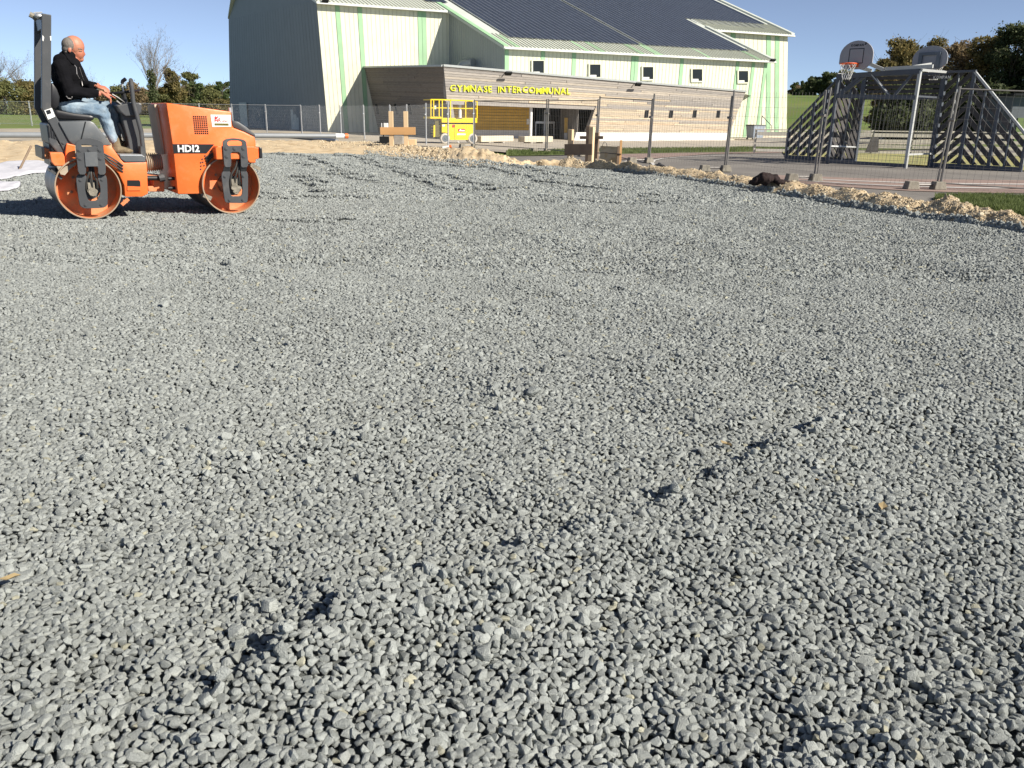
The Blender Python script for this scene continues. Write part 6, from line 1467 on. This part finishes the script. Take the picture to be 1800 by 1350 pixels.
for px, yt, m_ in ((1087.5, 257, m_timd), (1092, 246.5, m_plk)):
    p = P(px, 288, 23.9); t = P(px, yt, 23.9); b = MB(); b.box((t[0], t[1], (p[2]+t[2])/2-.1), (.06,.06,t[2]-p[2]+.2)); b.build('post', m_, r)
b = MB(); p = [P(x, y, 23.85) for x, y in ((1050,269),(1062,268.5),(1080,270),(1092,271))]; b.tube(p, .012, 5); b.build('strap', m_blk, r)
b = MB(); p = [P(x, y, 24.2) for x, y in ((1059,257.5),(1060,252),(1063,249),(1066,252),(1067,257))]; b.tube(p, .008, 5); b.build('lifting_loop', m_blk, r, smooth=True)
# pipes
m_pipe = mat('grey_pvc_pipe', (.20,.215,.23), .35, var=.06); m_coup = mat('pale_pipe_coupling', (.58,.60,.60), .45, var=.05); m_ocap = mat('orange_cap', (.70,.16,.04), .5)
zp_ = .02; pA = G(-260, 236+6, zp_); pB = G(300, 242.5, zp_); pC = G(606, 243.3, zp_)
pp = thing('drain_pipe', 'long grey drain pipe with pale couplings and an orange end lying behind the soil bank', 'pipe', tuple(pB)); rP = .115
b = MB(); b.tube([pA+up3*rP, pB+up3*rP, pC+up3*rP], rP, 14); b.build('pipe', m_pipe, pp, smooth=True)
for x0, x1 in ((352,386),(588,604)):
    a, d = lerp(pB, pC, (x0-300)/306)+up3*rP, lerp(pB, pC, (x1-300)/306)+up3*rP; b = MB(); b.tube([a, d], rP*1.12, 14); m0 = (a+d)/2
    if x0 < 400: b.tube([m0, m0+up3*.26], rP*.7, 12)
    b.build('coupling', m_coup, pp, smooth=True)
a = lerp(pB, pC, 1.0)+up3*rP; b = MB(); b.tube([a, a+(pC-pB)/np.linalg.norm(pC-pB)*.16], rP*1.1, 14); b.build('end_cap', m_ocap, pp, smooth=True)
a, d = P(478, 227, 56), P(592, 240, 47); r = thing('loose_pipe', 'loose dark grey pipe lying aslant on the yard behind the drain pipe', 'pipe', (a[0], a[1], tz(a[0], a[1])))
b = MB(); b.tube([(a[0], a[1], tz(a[0], a[1])+.11), (d[0], d[1], tz(d[0], d[1])+.11)], .1, 10); b.build('pipe', m_pipe, r, smooth=True)
c = P(786, 258, 28.5); r = thing('pipe_offcut', 'short white pipe offcut with an orange end lying on the rubble bank', 'pipe', tuple(c))
b = MB(); b.tube([P(778,260,28.5), P(790,258,28.5)], .05, 10); b.build('pipe', m_wht, r, smooth=True); b = MB(); b.tube([P(790,258,28.5), P(793.5,257.4,28.5)], .056, 10); b.build('end_cap', m_ocap, r, smooth=True)
# block and crates near the left stakes
for (x0, x1, y0, y1, Y, nm, lab, cat, m_) in ((692,708,239,254,31.6,'concrete_cube','small grey concrete block between the two new timber stakes','block',m_conc2), (667,684,240,252,33,'black_crate','dark crate on the bank left of the timber stakes','crate',m_dark), (670,681,216.5,224,33.4,'white_box','small white box on the dark crate beside the timber stakes','box',m_wht), (716,731,245,252,31.2,'timber_offcut','pale timber offcut on the bank right of the timber stakes','timber',m_tim)):
    a, d = P(x0, y1, Y), P(x1, y0, Y); r = thing(nm, lab, cat, tuple(a)); b = MB(); b.box(((a[0]+d[0])/2, Y+.12, (a[2]+d[2])/2-(.0 if nm == 'white_box' else .03)), (d[0]-a[0], .24, d[2]-a[2]+(.0 if nm == 'white_box' else .06))); b.build('block' if 'c' in nm[:9] else 'body', m_, r, bevel=.012)
a = P(668, 252, 33.3); b = MB(); b.box((a[0]+.12, 33.42, a[2]+.42), (.05,.05,.7)); b.build('stand', m_dark, bpy.data.objects['white_box'])
# heap of dark cloth on the berm
m_cloth = mat('dark_brown_cloth', (.018,.010,.009), .95, var=.4, vscale=9, bump=.8, bscale=12)
def heap(px0, px1, ytop, ybase, Y, nm, lab, cat, m_, n, seed):
    a, d = P(px0, ybase, Y), P(px1, ybase, Y); H_ = P(px0, ytop, Y)[2]-a[2]; r = thing(nm, lab, cat, tuple((a+d)/2)); rg = random.Random(seed); b = MB()
    for k in range(n):
        s_ = (k+.5)/n; p = lerp(a, d, s_); env = math.sin(math.pi*(.12+.8*s_))**.6; R3 = Matrix.Rotation(rg.uniform(0,3), 3, 'Z') @ Matrix.Rotation(rg.uniform(-.5,.5), 3, 'X')
        b.ellipsoid((p[0], p[1]+rg.uniform(-.08,.12), p[2]+H_*env*rg.uniform(.25,.55)), ((d[0]-a[0])*rg.uniform(.12,.2), .13, H_*rg.uniform(.35,.55)*env), R3, 9, 6)
    tmp = b.build('tmp', m_, None); md = tmp.modifiers.new('r', 'REMESH'); md.mode = 'VOXEL'; md.voxel_size = .022
    tx = bpy.data.textures.new('crumple', 'CLOUDS'); tx.noise_scale = .12; dm = tmp.modifiers.new('d', 'DISPLACE'); dm.texture = tx; dm.strength = .09; dm.mid_level = .5
    bpy.context.view_layer.update(); me = bpy.data.meshes.new_from_object(tmp.evaluated_get(bpy.context.evaluated_depsgraph_get())); bpy.data.objects.remove(tmp)
    L0 = r.location
    for v in me.vertices: v.co = v.co-L0
    me.materials.clear(); me.materials.append(m_); _link(bpy.data.objects.new('cloth' if 'cloth' in nm or 'jacket' in nm else 'bag', me), r)
heap(1320, 1376, 303, 324, 15.6, 'cloth_heap', 'crumpled heap of very dark brown cloth lying on the limestone bank', 'cloth', m_cloth, 8, 4)
heap(1153, 1166, 285, 296, 20.8, 'bin_bag', 'small black plastic bag on the bank near the curved white line', 'bag', m_blk, 4, 9)
# white geotextile at the left and the stick leaning on it
m_geo = mat('white_geotextile', (.52,.52,.56), .9, var=.06, vscale=4, bump=.3, bscale=9)
def sheet(cols, nm, lab, grp_=None):
    cols = np.array(cols, float); px = np.linspace(cols[0, 0], cols[-1, 0], 70); n = 22; V = []
    for p_ in px:
        A, B = G(p_, np.interp(p_, cols[:, 0], cols[:, 1])), G(p_, np.interp(p_, cols[:, 0], cols[:, 2]))
        for j in range(n+1): V.append(lerp(A, B, j/n)[:2])
    V = np.array(V); e = np.tile(np.sin(np.linspace(0, math.pi, n+1))**.4, len(px)); z = HG(V[:, 0], V[:, 1])+.015+e*(.045+.018*wav(V[:, 0], V[:, 1], .8, 31)+.008*wav(V[:, 0], V[:, 1], .25, 32))
    w = n+1; i = np.arange(len(px)-1)[:, None]*w+np.arange(n)[None, :]; o = np_mesh(nm, np.column_stack([V, z]), np.stack([i, i+w, i+w+1, i+1], -1).reshape(-1, 4), m_geo, None, True)
    md = o.modifiers.new('t', 'SOLIDIFY'); md.thickness = .004
    return tag(o, lab, 'fabric sheet', grp_)
sheet([(-160,292,338),(-40,290,330),(0,288,318),(12,286,316),(30,284.5,308),(60,284,304),(90,286,303),(110,291,302),(122,296,299)], 'geotextile_sheet', 'larger white geotextile sheet spread at the foot of the bank behind the roller', 'white geotextile at the left edge')
sheet([(-160,336,352),(-40,328,342),(0,321,338),(15,323,337.5),(30,326,334),(37,329,331)], 'geotextile_sheet', 'smaller tongue of white geotextile half buried in gravel at the left edge', 'white geotextile at the left edge')
a = G(32, 297, .04); d = P(55, 256.5, a[1]+.25); r = thing('wooden_stick', 'thin wooden stick leaning upright out of the white geotextile', 'stick', tuple(a)); b = MB(); b.tube([a-up3*.05, d], .022, 7); b.build('shaft', m_timd, r)
# grass blades on the verges
def blades(nm, cols, n, h, m_, lab, off=.03):
    cols = np.array(cols, float); px = RNG.uniform(cols[0, 0], cols[-1, 0], n); t = RNG.random(n); V = []
    gp = np.linspace(cols[0,0], cols[-1,0], 40); A = np.array([GT(p_, np.interp(p_, cols[:,0], cols[:,1])) for p_ in gp]); B = np.array([GT(p_, np.interp(p_, cols[:,0], cols[:,2])) for p_ in gp])
    ia = np.column_stack([np.interp(px, gp, A[:, k]) for k in range(3)]); ib = np.column_stack([np.interp(px, gp, B[:, k]) for k in range(3)]); p = ia+(ib-ia)*t[:, None]; p[:, 2] = T(p[:, 0], p[:, 1])+off
    a = RNG.uniform(0, 6.28, n); hh = h*RNG.uniform(.4, 1.3, n); w = hh*.09+.004; dx = np.cos(a)*w; dy = np.sin(a)*w; ln = RNG.normal(0, .35, (n, 2))*hh[:, None]
    v = np.stack([p-np.stack([dx, dy, 0*dx], 1), p+np.stack([dx, dy, 0*dx], 1), p+np.column_stack([ln, hh])], 1).reshape(-1, 3)
    o = np_mesh(nm, v, np.arange(3*n).reshape(n, 3), m_, 'stuff', False); tag(o, lab, None)
m_gr = leaf_mat('grass_blades', (.085,.12,.035), (.17,.205,.075))
blades('grass', [(1645,350,356),(1690,348,363),(1750,348,373),(1800,350,383),(2000,354,436)], 22000, .08, m_gr, 'short green grass at the right edge beside the limestone bank')
blades('grass', [(893,266,276),(960,266,274),(1060,263,272.5),(1200,262,269.5),(1290,261,268.5),(1400,259,267),(1600,256,263)], 30000, .10, m_gr, 'green grass strip between the court and the pavement')
# leaf litter and stray pale stones on the gravel
m_lf = mat('dead_leaf', (.30,.23,.12), .8, var=.3)
for i, (px, py, lab) in enumerate([(1552,893,'dry tan leaf lying on the gravel in the right foreground'), (1443,845,'curled dry leaf on the gravel by the long rut'), (18,1018,'dry brown leaf on the gravel at the left edge'), (1277,782,'small pale yellow leaf on the gravel near the middle')]):
    p = G(px, py, .03); r = thing('dry_leaf', lab, 'leaf', tuple(p), random.uniform(0,6), 'dry leaves on the gravel'); b = MB(); s_ = .022
    vs_ = [(-s_*1.2,0,.004),(-s_*.5,s_*.6,.012),(s_*.5,s_*.7,.008),(s_*1.3,.1*s_,.012),(s_*.4,-s_*.6,.006),(-s_*.6,-s_*.5,.010),(0,0,.0)]
    b.add(vs_, [(6,0,1),(6,1,2),(6,2,3),(6,3,4),(6,4,5),(6,5,0)]); o = b.build('blade', m_lf, r, world=False, fix=False)
